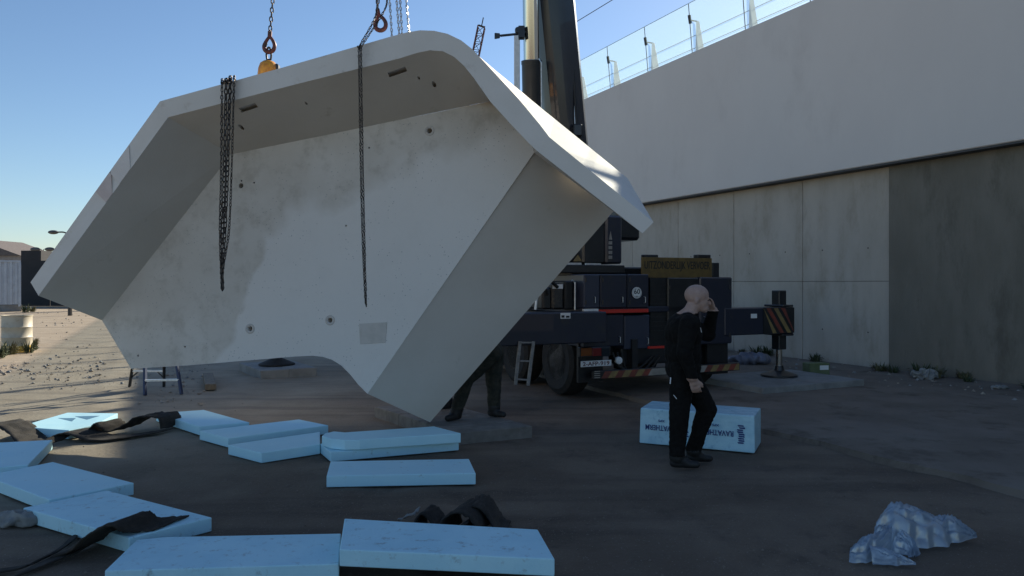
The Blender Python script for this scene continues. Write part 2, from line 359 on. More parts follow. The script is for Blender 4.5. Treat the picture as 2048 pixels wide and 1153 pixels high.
# raised concrete strip along the wall with a worn edge
E0 = G(1530, 865); pts = []
for i in range(150):
    p = E0+WD*(-6+i*.24); p = p+WN*(.10*noise.noise((i*.35, 1, 1))+.05*noise.noise((i*1.3, 4, 1))); pts.append(p)
b = MB(); n = len(pts)
def wallside(p): return p-WN*((p-W0).dot(WN)-.02)
vs = []
for p in pts: vs += [p+WN*.03-Vector((0, 0, .03)), p+Vector((0, 0, .045)), p-WN*.12+Vector((0, 0, .06)), wallside(p)+Vector((0, 0, .06))]
b.add(vs, [[i*4+j, (i+1)*4+j, (i+1)*4+j+1, i*4+j+1] for i in range(n-1) for j in range(3)]); tag(b.build('pavement', 'slab', sm=60), kind='structure')

# ------------------------------------------------------------------ the hanging precast element
def planeY(u, v, d=0.0):
    # Y = a + b X + c z  with X=(u-CU)/F Y, z = EYE+(HV-v)/F Y
    a, bb, cc = 8.02, -.174, .05
    return (a+cc*EYE-d)/(1-bb*(u-CU)/F-cc*(HV-v)/F)
def E(u, v, d=0.0): return P(u, v, planeY(u, v, d))
BASE = Vector((-1.2, 8.4, .12))
el = thing('precast_element', 'huge folded grey concrete element hanging tilted from the crane chains', 'concrete element', BASE)
TB = Vector((.04, .30, 0))
PB = (462, 309); F1 = (1068, 306)
st0 = [  # rim inner, rim outer, outer back, fold to the panel
 ((336, 235), (320, 203), (455, 296), PB), ((600, 167), (560, 137), (640, 246), (640, 273)), ((730, 134.5), (690, 100), (780, 215), (780, 244)),
 ((800, 117), (780, 74), (850, 200), (850, 229.5)), ((835, 106), (815, 65), (870, 194), (872, 225)), ((860, 101), (840, 61), (890, 185), (890, 221.3)), ((886, 103), (868, 62), (905, 178), (905, 218.3)),
 ((908, 114), (895, 68), (918, 165), (925, 214.2)), ((928, 132), (922, 81), (930, 150), (945, 210)), ((948, 157), (945, 99), (946, 130), (965, 206)),
 ((962, 177), (958, 113), (962, 122), (985, 202)), ((980, 203), (985, 142), (992, 142), (1000, 199)), ((1020, 247), (1036, 197), (1048, 188), (1016, 205)),
 ((1058, 287), (1080, 250), (1089, 222), (1055, 262)), ((1075, 303), (1099, 275), (1109, 238), F1)]
def station(q): return [E(*q[0], .75), E(*q[1], .75), E(*q[2], -.3), E(*q[3], 0)]
def loft(sts):
    b = MB(); b.add([p for s in sts for p in s], [[i*4+j, i*4+(j+1) % 4, (i+1)*4+(j+1) % 4, (i+1)*4+j] for i in range(len(sts)-1) for j in range(4)]
                    + [[3, 2, 1, 0], [(len(sts)-1)*4+j for j in range(4)]]); return b
panel_px = [(204, 641), (262, 738), (380, 731), (500, 721), (590, 713.5), (625, 712), (645, 714), (664, 720), (682, 731), (700, 749), (716, 769), (735, 788),
            F1, (1078, 292), (1062, 262), (1012, 197), (985, 202), (462, 309)]
A = [E(u, v) for u, v in panel_px]
pan = MB().prism(A, [p+TB for p in A]).build('back_panel', 'precast', el, True)
def cutter(spots, d, r=.03, dep=.14, slot=None):
    b = MB()
    for q in spots:
        p = E(q[0], q[1], d if len(q) < 3 else q[2])
        if slot: b.box(p, (slot[0], .30, slot[1]), Matrix.Rotation(R(-14), 3, 'Y'))
        else: b.lathe([(r, -dep), (r, dep)], p, (.17, 1, -.05), 14)
    return b
def boolean(o, mb):
    c = mb.build('cut', 'hole_dark', el, True)
    m = o.modifiers.new('b', 'BOOLEAN'); m.object = c; m.operation = 'DIFFERENCE'; m.solver = 'EXACT'
    bpy.context.view_layer.update()
    me = bpy.data.meshes.new_from_object(o.evaluated_get(bpy.context.evaluated_depsgraph_get()))
    o.modifiers.clear(); o.data = me; bpy.data.objects.remove(c)
holes = [(859, 262), (482, 372), (500, 658), (660, 641)]
small = [(508, 366), (276, 712), (370, 694), (483, 362), (692, 452), (738, 296)]
boolean(pan, cutter(holes, 0, .030)); boolean(pan, cutter(small, 0, .011, .05))
for k in (0, 3, 2):
    p = E(*holes[k]); b = MB(); nrm = Vector((.17, 1, -.05)).normalized()
    x = nrm.orthogonal().normalized(); y = nrm.cross(x); m = 20; vs = []
    for j in range(m):
        a = 2*math.pi*j/m; d = x*math.cos(a)+y*math.sin(a); vs += [p+d*.034-nrm*.001, p+d*.040-nrm*.008, p+d*.052-nrm*.008, p+d*.058-nrm*.001]
    b.add(vs, [[j*4+i, j*4+i+1, ((j+1) % m)*4+i+1, ((j+1) % m)*4+i] for j in range(m) for i in range(3)]); b.build('socket_ring', 'patch', el, True, sm=50)
# square repair patch
b = MB(); q = [E(718, 648, .006), E(774, 645, .006), E(771, 686, .006), E(720, 689, .006)]; b.prism(q, [p+Vector((0, .01, 0)) for p in q]); b.build('repair_patch', 'patch', el, True, bevel=.003)
# left flange
Lq = [E(77, 592, .75), E(204, 641), E(462, 309), E(336, 235, .75)]; Lo = [E(61, 565, .72), E(204, 641)+TB, E(455, 296, -.3), E(320, 203, .75)]
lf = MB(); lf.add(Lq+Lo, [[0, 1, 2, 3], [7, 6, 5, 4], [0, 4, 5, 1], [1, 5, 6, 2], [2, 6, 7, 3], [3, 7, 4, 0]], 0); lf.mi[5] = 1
lfo = lf.build('left_flange', ['precast_shaded', 'precast_lit'], el, True)
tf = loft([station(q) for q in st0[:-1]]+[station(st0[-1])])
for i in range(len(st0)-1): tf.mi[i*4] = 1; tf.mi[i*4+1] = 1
tfo = tf.build('top_flange', ['precast_shaded', 'precast_lit'], el, True, sm=28)
def on_flange(u, v, k=1):                       # point on the underside of the top flange under pixel (u, v)
    # flange strip between rim-inner line and fold line: interpolate depth by v
    vi = 235+(u-336)*(-.2522); vf = 309+(u-462)*(-.2047); t = (v-vi)/(vf-vi); return .75*(1-t)
boolean(tfo, cutter([(795, 145, on_flange(795, 145)), (497, 216, on_flange(497, 216))], 0, slot=(.2, .035)))
boolean(tfo, cutter([(869, 170, on_flange(869, 170)), (488, 257, on_flange(488, 257))], 0, .022, .10))
boolean(tfo, cutter([(838, 157, on_flange(838, 157)), (614, 208, on_flange(614, 208))], 0, .012, .05))
# lower right lip and the flange that folds away
end = [E(1285, 467, .72), E(1307, 445, .72), E(1255, 357, -.3), E(1228, 416, -.2)]
lp = loft([station(st0[-1]), end]); lp.mi[0] = lp.mi[1] = 1; lpo = lp.build('corner_lip', ['precast_shaded', 'precast_lit'], el, True)
Rq = [E(735, 788), E(860, 845, -.32), E(1240, 408, -.5), E(1080, 289, -.02)]
RT = Vector((-.10, .28, 0)); MB().prism(Rq, [p+RT for p in Rq]).build('right_flange', 'precast_shaded', el, True)

for t0, t1, m in ((.50, .60, 'rim_patch'), (.605, .74, 'rim_patch_pale')):
    oa, ob_ = Vector((61, 565)), Vector((320, 203)); ia, ib = Vector((77, 592)), Vector((336, 235))
    q = [oa.lerp(ob_, t0), ia.lerp(ib, t0+.02), ia.lerp(ib, t1-.03), oa.lerp(ob_, t1+.02)]; q = [a.lerp(sum(q, Vector((0, 0)))/4, .04) for a in q]
    q = [E(a.x, a.y, .754) for a in q]; MB().prism(q, [p+Vector((0, .03, 0)) for p in q]).build('repair_patch', m, el, True)

# ------------------------------------------------------------------ lifting gear
def link_mesh(L, Wd, r, n=12, k=6):
    b = MB(); pts = []
    h = L/2-Wd/2; rr = Wd/2-r
    for i in range(n):
        a = 2*math.pi*i/n; pts.append(Vector((rr*math.cos(a), 0, rr*math.sin(a)+(h if math.sin(a) >= -1e-6 else -h))))
    vs = []
    for i, p in enumerate(pts):
        d = (pts[(i+1) % n]-pts[i-1]).normalized(); x = Vector((0, 1, 0)); y = d.cross(x)
        vs += [p+(x*math.cos(2*math.pi*j/k)+y*math.sin(2*math.pi*j/k))*r for j in range(k)]
    b.add(vs, [[i*k+j, i*k+(j+1) % k, ((i+1) % n)*k+(j+1) % k, ((i+1) % n)*k+j] for i in range(n) for j in range(k)])
    return b
def along(pts, step):
    out = []; pts = [Vector(p) for p in pts]; d = 0; nxt = 0
    for a, b in zip(pts, pts[1:]):
        L = (b-a).length
        while nxt <= d+L: out.append((a+(b-a)*((nxt-d)/L), (b-a).normalized())); nxt += step
        d += L
    return out
def chain_into(mb, path, pitch, wd, r, jit=0, n=10, k=5, a0=0):
    base = link_mesh(pitch+2*r*1.25, wd, r, n, k)
    for i, (p, d) in enumerate(along(path, pitch)):
        q = d.to_track_quat('Z', 'Y') @ Quaternion((0, 0, 1), a0+(i % 2)*math.pi/2+.4+random.uniform(-jit, jit))
        mb.add([q @ v+p for v in base.v], base.f)
    return mb
HOOK = Vector((-1.39, 8.9, 21))
LINK = None
def sling_chain(top, bot, label):
    global LINK
    t = thing('lifting_chain', label, 'chain', bot, 0, 'lifting chains with red hooks')
    if LINK is None: LINK = link_mesh(.072, .048, .0075, 14, 7).mesh('chain_link', 'chain', None, 60)
    pts = along([bot, top], .053); bot = Vector(bot)
    for i, (p, d) in enumerate(pts[:18]):
        obj('chain_link', LINK, t, p-bot, d.to_track_quat('Z', 'Y') @ Quaternion((0, 0, 1), .35+(i % 2)*math.pi/2))
    u = MB(); chain_into(u, [pts[18][0], top], .053, .048, .0075, 0, 8, 4); tag(u.build('upper_links', 'chain', t, True), kind='stuff')
    return t
def hook(t, base, tilt=0.0):
    """self-locking sling hook hanging below base: clevis, teardrop bow, latch side thicker"""
    base = Vector(base); q = Matrix.Rotation(tilt, 3, 'Y')
    b = MB(); b.tube([base+q @ Vector((0, -.03, -.01)), base+q @ Vector((0, .03, -.01))], .014, 8)
    b.box(base+q @ Vector((0, 0, -.035)), (.045, .03, .07), q); b.build('clevis', 'hook_red', t, True, bevel=.006)
    pr = spline([(.0, 0, -.06), (.045, 0, -.12), (.062, 0, -.175), (.045, 0, -.225), (0, 0, -.245), (-.045, 0, -.225), (-.060, 0, -.18), (-.040, 0, -.125), (-.004, 0, -.065)], 5)
    rs = [.017+.009*math.sin(math.pi*i/(len(pr)-1)) for i in range(len(pr))]
    b = MB(); b.tube([base+q @ p for p in pr], rs, 8); b.build('hook_bow', 'hook_red', t, True, sm=60)
    b = MB(); b.beam(base+q @ Vector((-.035, 0, -.14)), base+q @ Vector((-.052, 0, -.20)), .03, .02, (0, 1, 0)); b.build('latch', 'steel_dark', t, True, bevel=.004)
h1 = P(540, 66, 8.75); c1 = sling_chain(HOOK+Vector((-.1, 0, 0)), h1, 'dark lifting chain with red hook holding the yellow lifting clutch')
hook(c1, h1+Vector((0, 0, .02)), .05)
h2 = P(755, 22, 8.45); c2 = sling_chain(HOOK+Vector((.1, 0, 0)), h2, 'dark lifting chain with empty red hook beside the zinc chains')
hook(c2, h2+Vector((0, 0, .02)), -.18)
# yellow lifting clutch on the top flange, with its shackle
cl = P(536, 150, 8.75); ct = thing('lifting_clutch', 'yellow lifting clutch on the top edge of the concrete element', 'lifting clutch', cl)
b = MB(); b.lathe([(.02, .16), (.06, .155), (.10, .12), (.115, .06), (.118, -.12), (.02, -.12)], cl, (0.1, 0, 1), 20); b.build('clutch_body', 'yellow', ct, True, sm=40)
b = MB(); b.box(cl+Vector((.10, 0, .06)), (.06, .09, .12)); b.build('lug', 'crane_black', ct, True, bevel=.012)
ring = [cl+Vector((.01+.028*math.cos(a), 0, .235+.085*math.sin(a))) for a in [2*math.pi*i/16 for i in range(17)]]
b = MB(); b.tube(ring, .012, 7); b.build('bow_shackle', 'steel_dark', ct, True, sm=60)
b = MB(); b.lathe([(.045, .13), (.03, .16), (.022, .18)], cl+Vector((.01, 0, 0)), (0, 0, 1), 12); b.build('swivel', 'steel_dark', ct, True, sm=50)
# bright zinc chains rising behind the rim
YZ = 8.6
for i, (u0, u1, vb) in enumerate(((779, 786, 76), (793, 801, 73), (800, 806, 72), (812, 821, 68))):
    t = thing('zinc_chain', 'bright zinc chain of the hoist rising from behind the curved corner', 'chain', P(u1, vb+30, YZ), 0, 'zinc hoist chains')
    b = MB(); chain_into(b, [P(u1, vb+30, YZ), P(u0, -2, YZ), P(u0, -2, YZ)+(HOOK-P(u0, -2, YZ))*.55], .037, .034, .0062, .25, 8, 4)
    tag(b.build('chain_links', 'zinc', t, True), kind='stuff')
# hand chains draped over the front of the rim
def rimfront(u, v, k=.05): return E(u, v, .75+k)
t = thing('hanging_chain_bundle', 'bundle of dark hoist chains draped over the rim, gathered to a point at the bottom', 'chain', rimfront(445, 582))
YL = planeY(455, 160, .82)
for u0, um, r in ((444, 441, .0062), (452, 446, .0085), (460, 451, .0085), (468, 459, .0055)):
    back = E(u0+3, 168-.275*(u0-452), .62)
    pth = spline([back, P(u0+1, 163-.275*(u0-455), YL+.03), P(u0, 171-.275*(u0-455), YL), P((u0+um)/2, 330, YL), P(um-1, 460, YL), P(444+(u0-455)*.15, 540, YL), P(445, 582, YL)], 8)
    b = MB(); chain_into(b, pth, r*6.4, r*5.6, r, .3, 8, 4); tag(b.build('chain_strand', 'chain', t, True), kind='stuff')
t = thing('hanging_double_chain', 'thin double hand chain hanging down the middle of the concrete panel', 'chain', rimfront(732, 612))
YR = planeY(720, 95, .82)
for k, (du, top) in enumerate(((-2.2, (752, 30)), (2.2, (772, 14)))):
    pth = spline([h2+Vector((.06 if k else -.02, .02, .25)), P(*top, YR+.06), P(722+du, 92, YR), P(720+du, 110, YR), P(723+du, 300, YR), P(727+du*.9, 480, YR), P(731+du*.4, 590, YR), P(732.5, 612, YR)], 9)
    b = MB(); chain_into(b, pth, .030, .027, .005, .3, 8, 4); tag(b.build('chain_strand', 'chain', t, True), kind='stuff')

# ------------------------------------------------------------------ mobile crane (local: x right, y forward, z up; origin = rear left corner on the ground)
O = Vector((141/F*10.9, 10.9, 0)); AT = A_W
cr = thing('mobile_crane', 'dark blue mobile crane truck parked along the wall, seen from behind', 'crane truck', O, AT)
CI = ROOT[cr.name].inverted()
def TL(u, v, Y): return CI @ P(u, v, Y)
def onrear(u, v, y=0.0):
    """pixel -> point on the plane local y = const"""
    d = CI.to_3x3() @ Vector(((u-CU)/F, 1, (HV-v)/F)); o = CI @ Vector((0, 0, EYE)); k = (y-o.y)/d.y; return o+d*k
WT = 2.8
def part(name, m, fn, parent=cr, bevel=0, sm=None):
    b = MB(); fn(b); return b.build(name, m, parent, False, sm, bevel)
part('chassis', 'crane_black', lambda b: (b.bx(.55, 2.25, .35, 11, .62, 1.0), b.bx(.1, WT-.1, .5, 10.8, 1.0, 1.30), b.bx(.75, 2.05, .12, .5, .5, 1.0)), bevel=.02)
part('deck', 'crane_blue', lambda b: b.bx(0.02, WT-.02, .05, 10.8, 1.30, 1.385), bevel=.01)
def box_px(u0, u1, v0, v1, dep, y=0.0):
    a = onrear(u0, v1, y); c = onrear(u1, v0, y); return (a.x, c.x, y, y+dep, a.z, c.z)
part('tail_locker', 'crane_blue_light', lambda b: b.bx(*box_px(1168, 1200, 549, 617, .9, -.02)), bevel=.015)
part('tail_locker', 'crane_blue', lambda b: b.bx(*box_px(1201, 1254, 549, 617, .9, -.02)), bevel=.015)
part('tail_locker', 'crane_blue', lambda b: b.bx(*box_px(1255, 1298, 549, 617, .9, .02)), bevel=.015)
part('reflective_strip', ['white_paint', 'red_refl'], lambda b: (b.bx(*box_px(1168, 1197, 618, 627, .05, -.03), 0), b.bx(*box_px(1197.6, 1297, 618, 627, .05, -.03), 1)))
part('tail_panel', 'crane_blue', lambda b: b.bx(*box_px(1168, 1248, 628.5, 696, .5, .0)), bevel=.015)
part('tail_panel', 'crane_blue_light', lambda b: b.bx(*box_px(1249, 1300, 630, 700, .5, .02)), bevel=.015)
part('engine_grille', 'crane_black', lambda b: (b.bx(*box_px(1300, 1335, 556, 680, .6, .1)), [b.bx(*box_px(1301, 1334, 562+i*9, 566+i*9, .03, .085)) for i in range(12)]))
part('locker_door', 'crane_black', lambda b: b.bx(*box_px(1336, 1398, 556, 700, .7, .05)), bevel=.015)
part('tail_locker', 'crane_blue', lambda b: b.bx(*box_px(1400, 1465, 555, 690, .9, .0)), bevel=.02)
part('reflective_strip', 'red_refl', lambda b: b.bx(*box_px(1298, 1330, 692, 698, .04, -.02)))
# tail lamp cluster, plate, reversing lamp
lamp = part('tail_lamp', 'crane_black', lambda b: b.bx(*box_px(1160, 1222, 693, 716, .08, -.03)), bevel=.01)
part('lamp_lens', 'lamp_amber', lambda b: b.bx(*box_px(1163, 1184, 696, 713, .02, -.045)), lamp, .004)
part('lamp_lens', 'lamp_red', lambda b: b.bx(*box_px(1185, 1203, 696, 713, .02, -.045)), lamp, .004)
part('lamp_lens', 'glass_dark', lambda b: b.bx(*box_px(1204, 1219, 696, 713, .02, -.045)), lamp, .004)
pltr = part('number_plate', 'plate_white', lambda b: b.bx(*box_px(1162, 1223, 720, 735, .012, -.04)), bevel=.003)
pc = (onrear(1192.5, 727.5, -.0415)); q0 = onrear(1166, 733, -.04); q1 = onrear(1219, 722, -.04)
text('plate_lettering', '2-AFP-919', q1.x-q0.x, q1.z-q0.z, 'plate_ink', pltr, pc, (1, 0, 0), (0, 0, 1), .003)
part('reversing_lamp', 'white_paint', lambda b: b.lathe([(.055, 0), (.055, .05), (.03, .06)], onrear(1235, 721, -.0), (0, -1, 0), 16), sm=40)
# bumper bar with diagonal stripes
bm0 = onrear(1188, 760, -.08); bm1 = onrear(1480, 735, -.08)
bz0 = onrear(1200, 759, -.08).z; bz1 = onrear(1200, 742.5, -.08).z
bump = part('rear_bumper', 'crane_black', lambda b: b.bx(bm0.x, bm1.x, -.08, .0, bz0, bz1), bevel=.008)
nst = 22
for i in range(nst):
    x0 = bm0.x+.12+(bm1.x-bm0.x-.14)*i/nst; x1 = bm0.x+.12+(bm1.x-bm0.x-.14)*(i+1)/nst; sh = .07
    part('stripe', ('red_dirty' if i % 2 == 0 else 'yellow_refl') if i < 7 or i > 15 else 'white_dirty',
         lambda b: b.prism([Vector((x0, -.084, bz0+.01)), Vector((x1, -.084, bz0+.01)), Vector((x1+sh if i < nst-1 else x1, -.084, bz1-.01)), Vector((x0+sh, -.084, bz1-.01))],
                           [Vector((x0, -.081, bz0+.01)), Vector((x1, -.081, bz0+.01)), Vector((x1+sh if i < nst-1 else x1, -.081, bz1-.01)), Vector((x0+sh, -.081, bz1-.01))]), bump)
part('underrun_grille', 'white_dirty', lambda b: [b.bx(bm0.x+.005, bm0.x+.1, -.086, -.081, bz0+.02+i*.03, bz0+.032+i*.03) for i in range(4)], bump)
for x in (.85, 1.85): part('bumper_bracket', 'crane_black', lambda b: b.bx(x, x+.1, -.02, .5, bz1-.05, .9))
# 60 km/h disc
dc = onrear(1273, 586, .0); disc = part('speed_disc', 'plate_white', lambda b: b.lathe([(.085, 0), (.085, .012)], dc, (0, -1, 0), 28))
text('disc_figure', '60', .105, .075, 'sign_black', disc, dc+Vector((0, -.0135, .018)), (1, 0, 0), (0, 0, 1), .002)
text('disc_unit', 'km', .045, .022, 'sign_black', disc, dc+Vector((0, -.0135, -.052)), (1, 0, 0), (0, 0, 1), .002)
part('disc_rim', 'sign_black', lambda b: b.add([v for j in range(28) for v in (dc+Vector((math.cos(2*math.pi*j/28)*.070, -.0130, math.sin(2*math.pi*j/28)*.070)), dc+Vector((math.cos(2*math.pi*j/28)*.074, -.0130, math.sin(2*math.pi*j/28)*.074)))],
     [[2*j, 2*j+1, 2*((j+1) % 28)+1, 2*((j+1) % 28)] for j in range(28)]), disc)
# warning board
wb = box_px(1284, 1424, 517, 556, .03, .15); brd = part('warning_board', 'sign_yellow', lambda b: b.bx(*wb), bevel=.004)
a0 = onrear(1289, 543, .15); a1 = onrear(1420, 524, .15)
text('board_lettering', 'UITZONDERLIJK VERVOER', a1.x-a0.x, a1.z-a0.z, 'sign_black', brd, Vector(((a0.x+a1.x)/2, .1485, (a0.z+a1.z)/2)), (1, 0, 0), (0, 0, 1), .003)
for u in (1291, 1396): part('beacon', 'crane_black', lambda b: b.bx(*box_px(u, u+26, 510, 516.5, .12, .16)), brd, .008)
part('board_post', 'crane_black', lambda b: (b.bx(wb[0]+.12, wb[0]+.17, .19, .23, 1.35, wb[5]-.05), b.bx(wb[1]-.17, wb[1]-.12, .19, .23, 1.35, wb[5]-.05)))
part('work_lamp', 'crane_black', lambda b: b.bx(*box_px(1425, 1439, 526, 556, .12, .2)), bevel=.01)
# outriggers: box beam each side, jack leg, ram and foot
def outrigger(x0, x1, xj, y, zf):
    bmn = part('outrigger_beam', 'crane_blue', lambda b: b.bx(min(x0, x1), max(x0, x1), y, y+.42, .90, 1.34), bevel=.015)
    jl = part('jack_leg', 'crane_black', lambda b: (b.bx(xj-.085, xj+.085, y+.11, y+.29, .62, 1.62), b.bx(xj-.13, xj+.13, y-.01, y+.43, .86, .9), b.bx(xj-.12, xj+.12, y-.012, y+.432, 1.345, 1.38)), bevel=.012)
    part('jack_ram', 'chrome', lambda b: b.tube([(xj, y+.2, .66), (xj, y+.2, zf+.08)], .055, 14), jl, sm=40)
    part('jack_foot', 'crane_black', lambda b: b.lathe([(.30, 0), (.30, .03), (.22, .06), (.09, .10), (.07, .18)] if x0 > 0 else [(.24, 0), (.24, .05), (.17, .22), (.13, .30), (.08, .32)], (xj, y+.2, zf), (0, 0, 1), 20), jl, sm=30)
    return bmn
jr = onrear(1565, 640, .1); ob = outrigger(2.62, jr.x+.14, jr.x, -.02, .165)
jx0 = onrear(1526, 640, -.02).x; jx1 = jr.x+.135
part('hazard_plate', 'crane_black', lambda b: b.bx(jx0, jx1, -.030, -.024, .91, 1.335), ob)
for i in range(4):
    x = jx0+(i-.6)*.16; zz = (.915, 1.33)
    pts = [(x, zz[1]), (x+.085, zz[1]), (x+.085+.30, zz[0]), (x+.30, zz[0])]
    pts = [(min(max(px, jx0+.003), jx1-.003), z) for px, z in pts]
    part('hazard_stripe', 'yellow_refl' if i % 2 == 0 else 'red_dirty', lambda b: b.prism([Vector((px, -.0335, z)) for px, z in pts], [Vector((px, -.0305, z)) for px, z in pts]), ob)
l0 = onrear(1500, 627, -.02)
part('load_label', 'plate_white', lambda b: b.bx(*box_px(1502, 1514, 628, 637, .003, -.024)), ob)
ol = outrigger(-2.42, .2, -2.3, -.34, .14)
part('load_label', 'plate_white', lambda b: b.bx(*box_px(1121, 1141, 626, 638, .003, -.345)), ol)
part('label_print', 'sign_black', lambda b: (b.bx(*box_px(1123, 1129, 631, 636, .002, -.3475)), b.bx(*box_px(1132, 1139, 632, 636, .002, -.3475))), ol)
for u, v in ((1190, 600), (1245, 600), (1290, 600), (1240, 680), (1296, 682), (1392, 640), (1410, 640)):
    q = onrear(u, v, -.03); part('locker_handle', 'zinc', lambda b: b.tube([q+Vector((0, .03, .05)), q+Vector((0, -.012, .04)), q+Vector((0, -.012, -.04)), q+Vector((0, .03, -.05))], .007, 6))
for u, v in ((1172, 560), (1172, 605), (1206, 560), (1206, 605), (1260, 560), (1260, 605), (1340, 575), (1340, 670), (1460, 575), (1460, 670)):
    q = onrear(u, v, -.025); part('hinge', 'steel_dark', lambda b: b.tube([q+Vector((0, 0, -.03)), q+Vector((0, 0, .03))], .011, 7))
for k in range(3):
    part('hose', 'rubber', lambda b: b.tube(spline([onrear(1225+k*9, 705, .02), onrear(1240+k*8, 735+k*4, -.03), onrear(1275+k*10, 738+k*3, -.02), onrear(1305+k*8, 712, .05)], 6), .016, 7), sm=60)
# wheels
def wheel(x, y, s=1):
    t = part('wheel', 'rubber', lambda b: b.lathe([(.30, -.17), (.44, -.19), (.52, -.15), (.54, -.08), (.54, .08), (.52, .15), (.44, .19), (.30, .17)], (x, y, .54), (1, 0, 0), 36), sm=25)
    part('wheel_rim', 'rim_steel', lambda b: (b.lathe([(.30, .17), (.28, .10), (.12, .05), (.11, .16), (.02, .17)], (x, y, .54), (-1, 0, 0), 24),
        [b.lathe([(.02, .04), (.02, .09)], (x, y+.2*math.cos(a), .54+.2*math.sin(a)), (-1, 0, 0), 6) for a in [k*math.pi/5 for k in range(10)]]), t, sm=30)
for y in (.85, 2.4, 7.4, 9.0): wheel(.20, y); wheel(WT-.20, y)
for x in (0, WT-.42): part('mudguard', 'crane_black', lambda b: b.bx(x, x+.42, .12, .17, .28, 1.0))
part('side_box', 'crane_black', lambda b: b.bx(.0, .5, 3.3, 6.6, .5, 1.3), bevel=.02)
# aluminium access ladder hanging from the outrigger beam
la, lb_, lc, ld = (onrear(1040, 683, -.36), onrear(1067, 683, -.36), onrear(1031, 770, -.36), onrear(1056, 772, -.36))
lad = part('access_ladder', 'rim_steel_pale', lambda b: (b.beam(la, lc, .022, .045), b.beam(lb_, ld, .022, .045)), bevel=.003)
for k in (.0, .42, .84): part('rung', 'rim_steel_pale', lambda b: b.beam(la.lerp(lc, k+.03), lb_.lerp(ld, k+.03), .03, .02), lad)
la2, lb2 = onrear(1074, 600, -.1), onrear(1079, 560, -.1)
part('hand_rail', 'alu', lambda b: b.tube([onrear(1071, 620, -.2), onrear(1078, 565, -.2)], .02, 8))
# machinery between left beam and turret
part('hydraulic_block', 'crane_black', lambda b: b.bx(*box_px(1085, 1104, 575, 620, .5, .25)), bevel=.03)
part('oil_tank', 'steel_dark', lambda b: b.bx(*box_px(1105, 1128, 566, 620, .5, .2)), bevel=.03)
part('white_label', 'white_paint', lambda b: b.bx(*box_px(1105, 1126, 569, 578, .004, .19)))
part('side_locker', 'crane_black', lambda b: b.bx(*box_px(1129, 1147, 562, 620, .5, .22)), bevel=.02)
part('grab_rail', 'alu', lambda b: b.tube([onrear(1150, 620, .1), onrear(1150, 565, .1), onrear(1144, 561, .1)], .012, 8))
part('hose', 'rubber', lambda b: b.tube(spline([onrear(1095, 590, .2), onrear(1090, 575, .15), onrear(1100, 563, .15), onrear(1115, 575, .18)], 5), .025, 8), sm=60)
# turret / superstructure
tur = part('turntable', 'crane_black', lambda b: (b.lathe([(.9, 1.385), (.9, 1.65), (.75, 1.75)], (1.0, 2.2, 0), (0, 0, 1), 28), b.bx(.15, 1.9, .6, 3.6, 1.75, 2.0)), bevel=.02)
part('counterweight', 'crane_black', lambda b: b.bx(*box_px(1166, 1212, 432, 528, 1.2, .55)), tur, .03)
cabs = part('machinery_housing', 'crane_blue', lambda b: b.bx(*box_px(1212.5, 1245, 432, 528, 1.3, .5)), tur, .03)
lg = onrear(1221, 490, .49)
part('housing_logo', 'white_dirty', lambda b: (b.prism([lg+Vector((-.03, 0, .08)), lg+Vector((.03, 0, .08)), lg+Vector((.005, 0, .21))], [lg+Vector((-.03, .005, .08)), lg+Vector((.03, .005, .08)), lg+Vector((.005, .005, .21))]),
     [b.bx(lg.x-.035, lg.x+.03, .488, .493, lg.z-.22+i*.075, lg.z-.17+i*.075) for i in range(4)]), cabs)
part('platform', 'crane_black', lambda b: b.bx(*box_px(1112, 1250, 531, 546, 1.5, .4)), tur, .01)
part('platform_rail', 'alu', lambda b: (b.bx(*box_px(1130, 1163, 526, 530.5, .04, .42)), b.bx(*box_px(1172, 1202, 527, 530.5, .03, .42))), tur)
part('winch', 'steel_dark', lambda b: b.tube([onrear(1120, 515, 1.0), onrear(1160, 515, 1.0)], .22, 20), tur, sm=40)
tri = [onrear(1147, 523, .6), onrear(1164, 523, .6), onrear(1156, 510, .6)]
part('warning_triangle', 'yellow_refl', lambda b: b.prism(tri, [p+Vector((0, .01, 0)) for p in tri]), tur)
part('crane_cab', ['crane_black', 'glass_dark'], lambda b: (b.bx(*box_px(1236, 1282, 420, 480, .9, 1.6)),), tur, .05)
# boom, in world space
B0 = Vector((.85, 12.6, 4.24)); BD = (Vector((-1.39, 9.0, 24))-B0).normalized(); Bp = lambda z: B0+BD*((z-B0.z)/BD.z)
def section(z0, z1, w, h, name, m, parent=cr):
    a, c = Bp(z0), Bp(z1); d = BD; x = Vector((.90, .42, 0)); x = (x-d*x.dot(d)).normalized(); y = d.cross(x); pr = []
    for i in range(20):
        t = 2*math.pi*i/20; r = 1/max(abs(math.cos(t)), abs(math.sin(t)))**.75
        k = .86 if math.sin(t) > .3 else 1; pr.append((math.cos(t)*r*w/2*.98*k, math.sin(t)*r*h/2*.98))
    return MB().prism([a+x*i+y*j for i, j in pr], [c+x*i+y*j for i, j in pr]).build(name, m, parent, True, sm=32)
bo = section(2.2, 12, .68, .8, 'boom_section', 'boom_paint'); section(11.9, 19, .58, .68, 'boom_section', 'boom_paint'); section(18.9, 24, .48, .56, 'boom_section', 'boom_paint')
hd = Bp(24); MB().box(hd+Vector((0, 0, .1)), (.5, .7, .5)).build('boom_head', 'crane_black', cr, True, bevel=.04)
MB().tube([hd+Vector((-.05, 0, 0)), HOOK+Vector((-.05, 0, .6))], .012, 6).tube([hd+Vector((.05, 0, 0)), HOOK+Vector((.05, 0, .6))], .012, 6).build('hoist_rope', 'rope', cr, True)
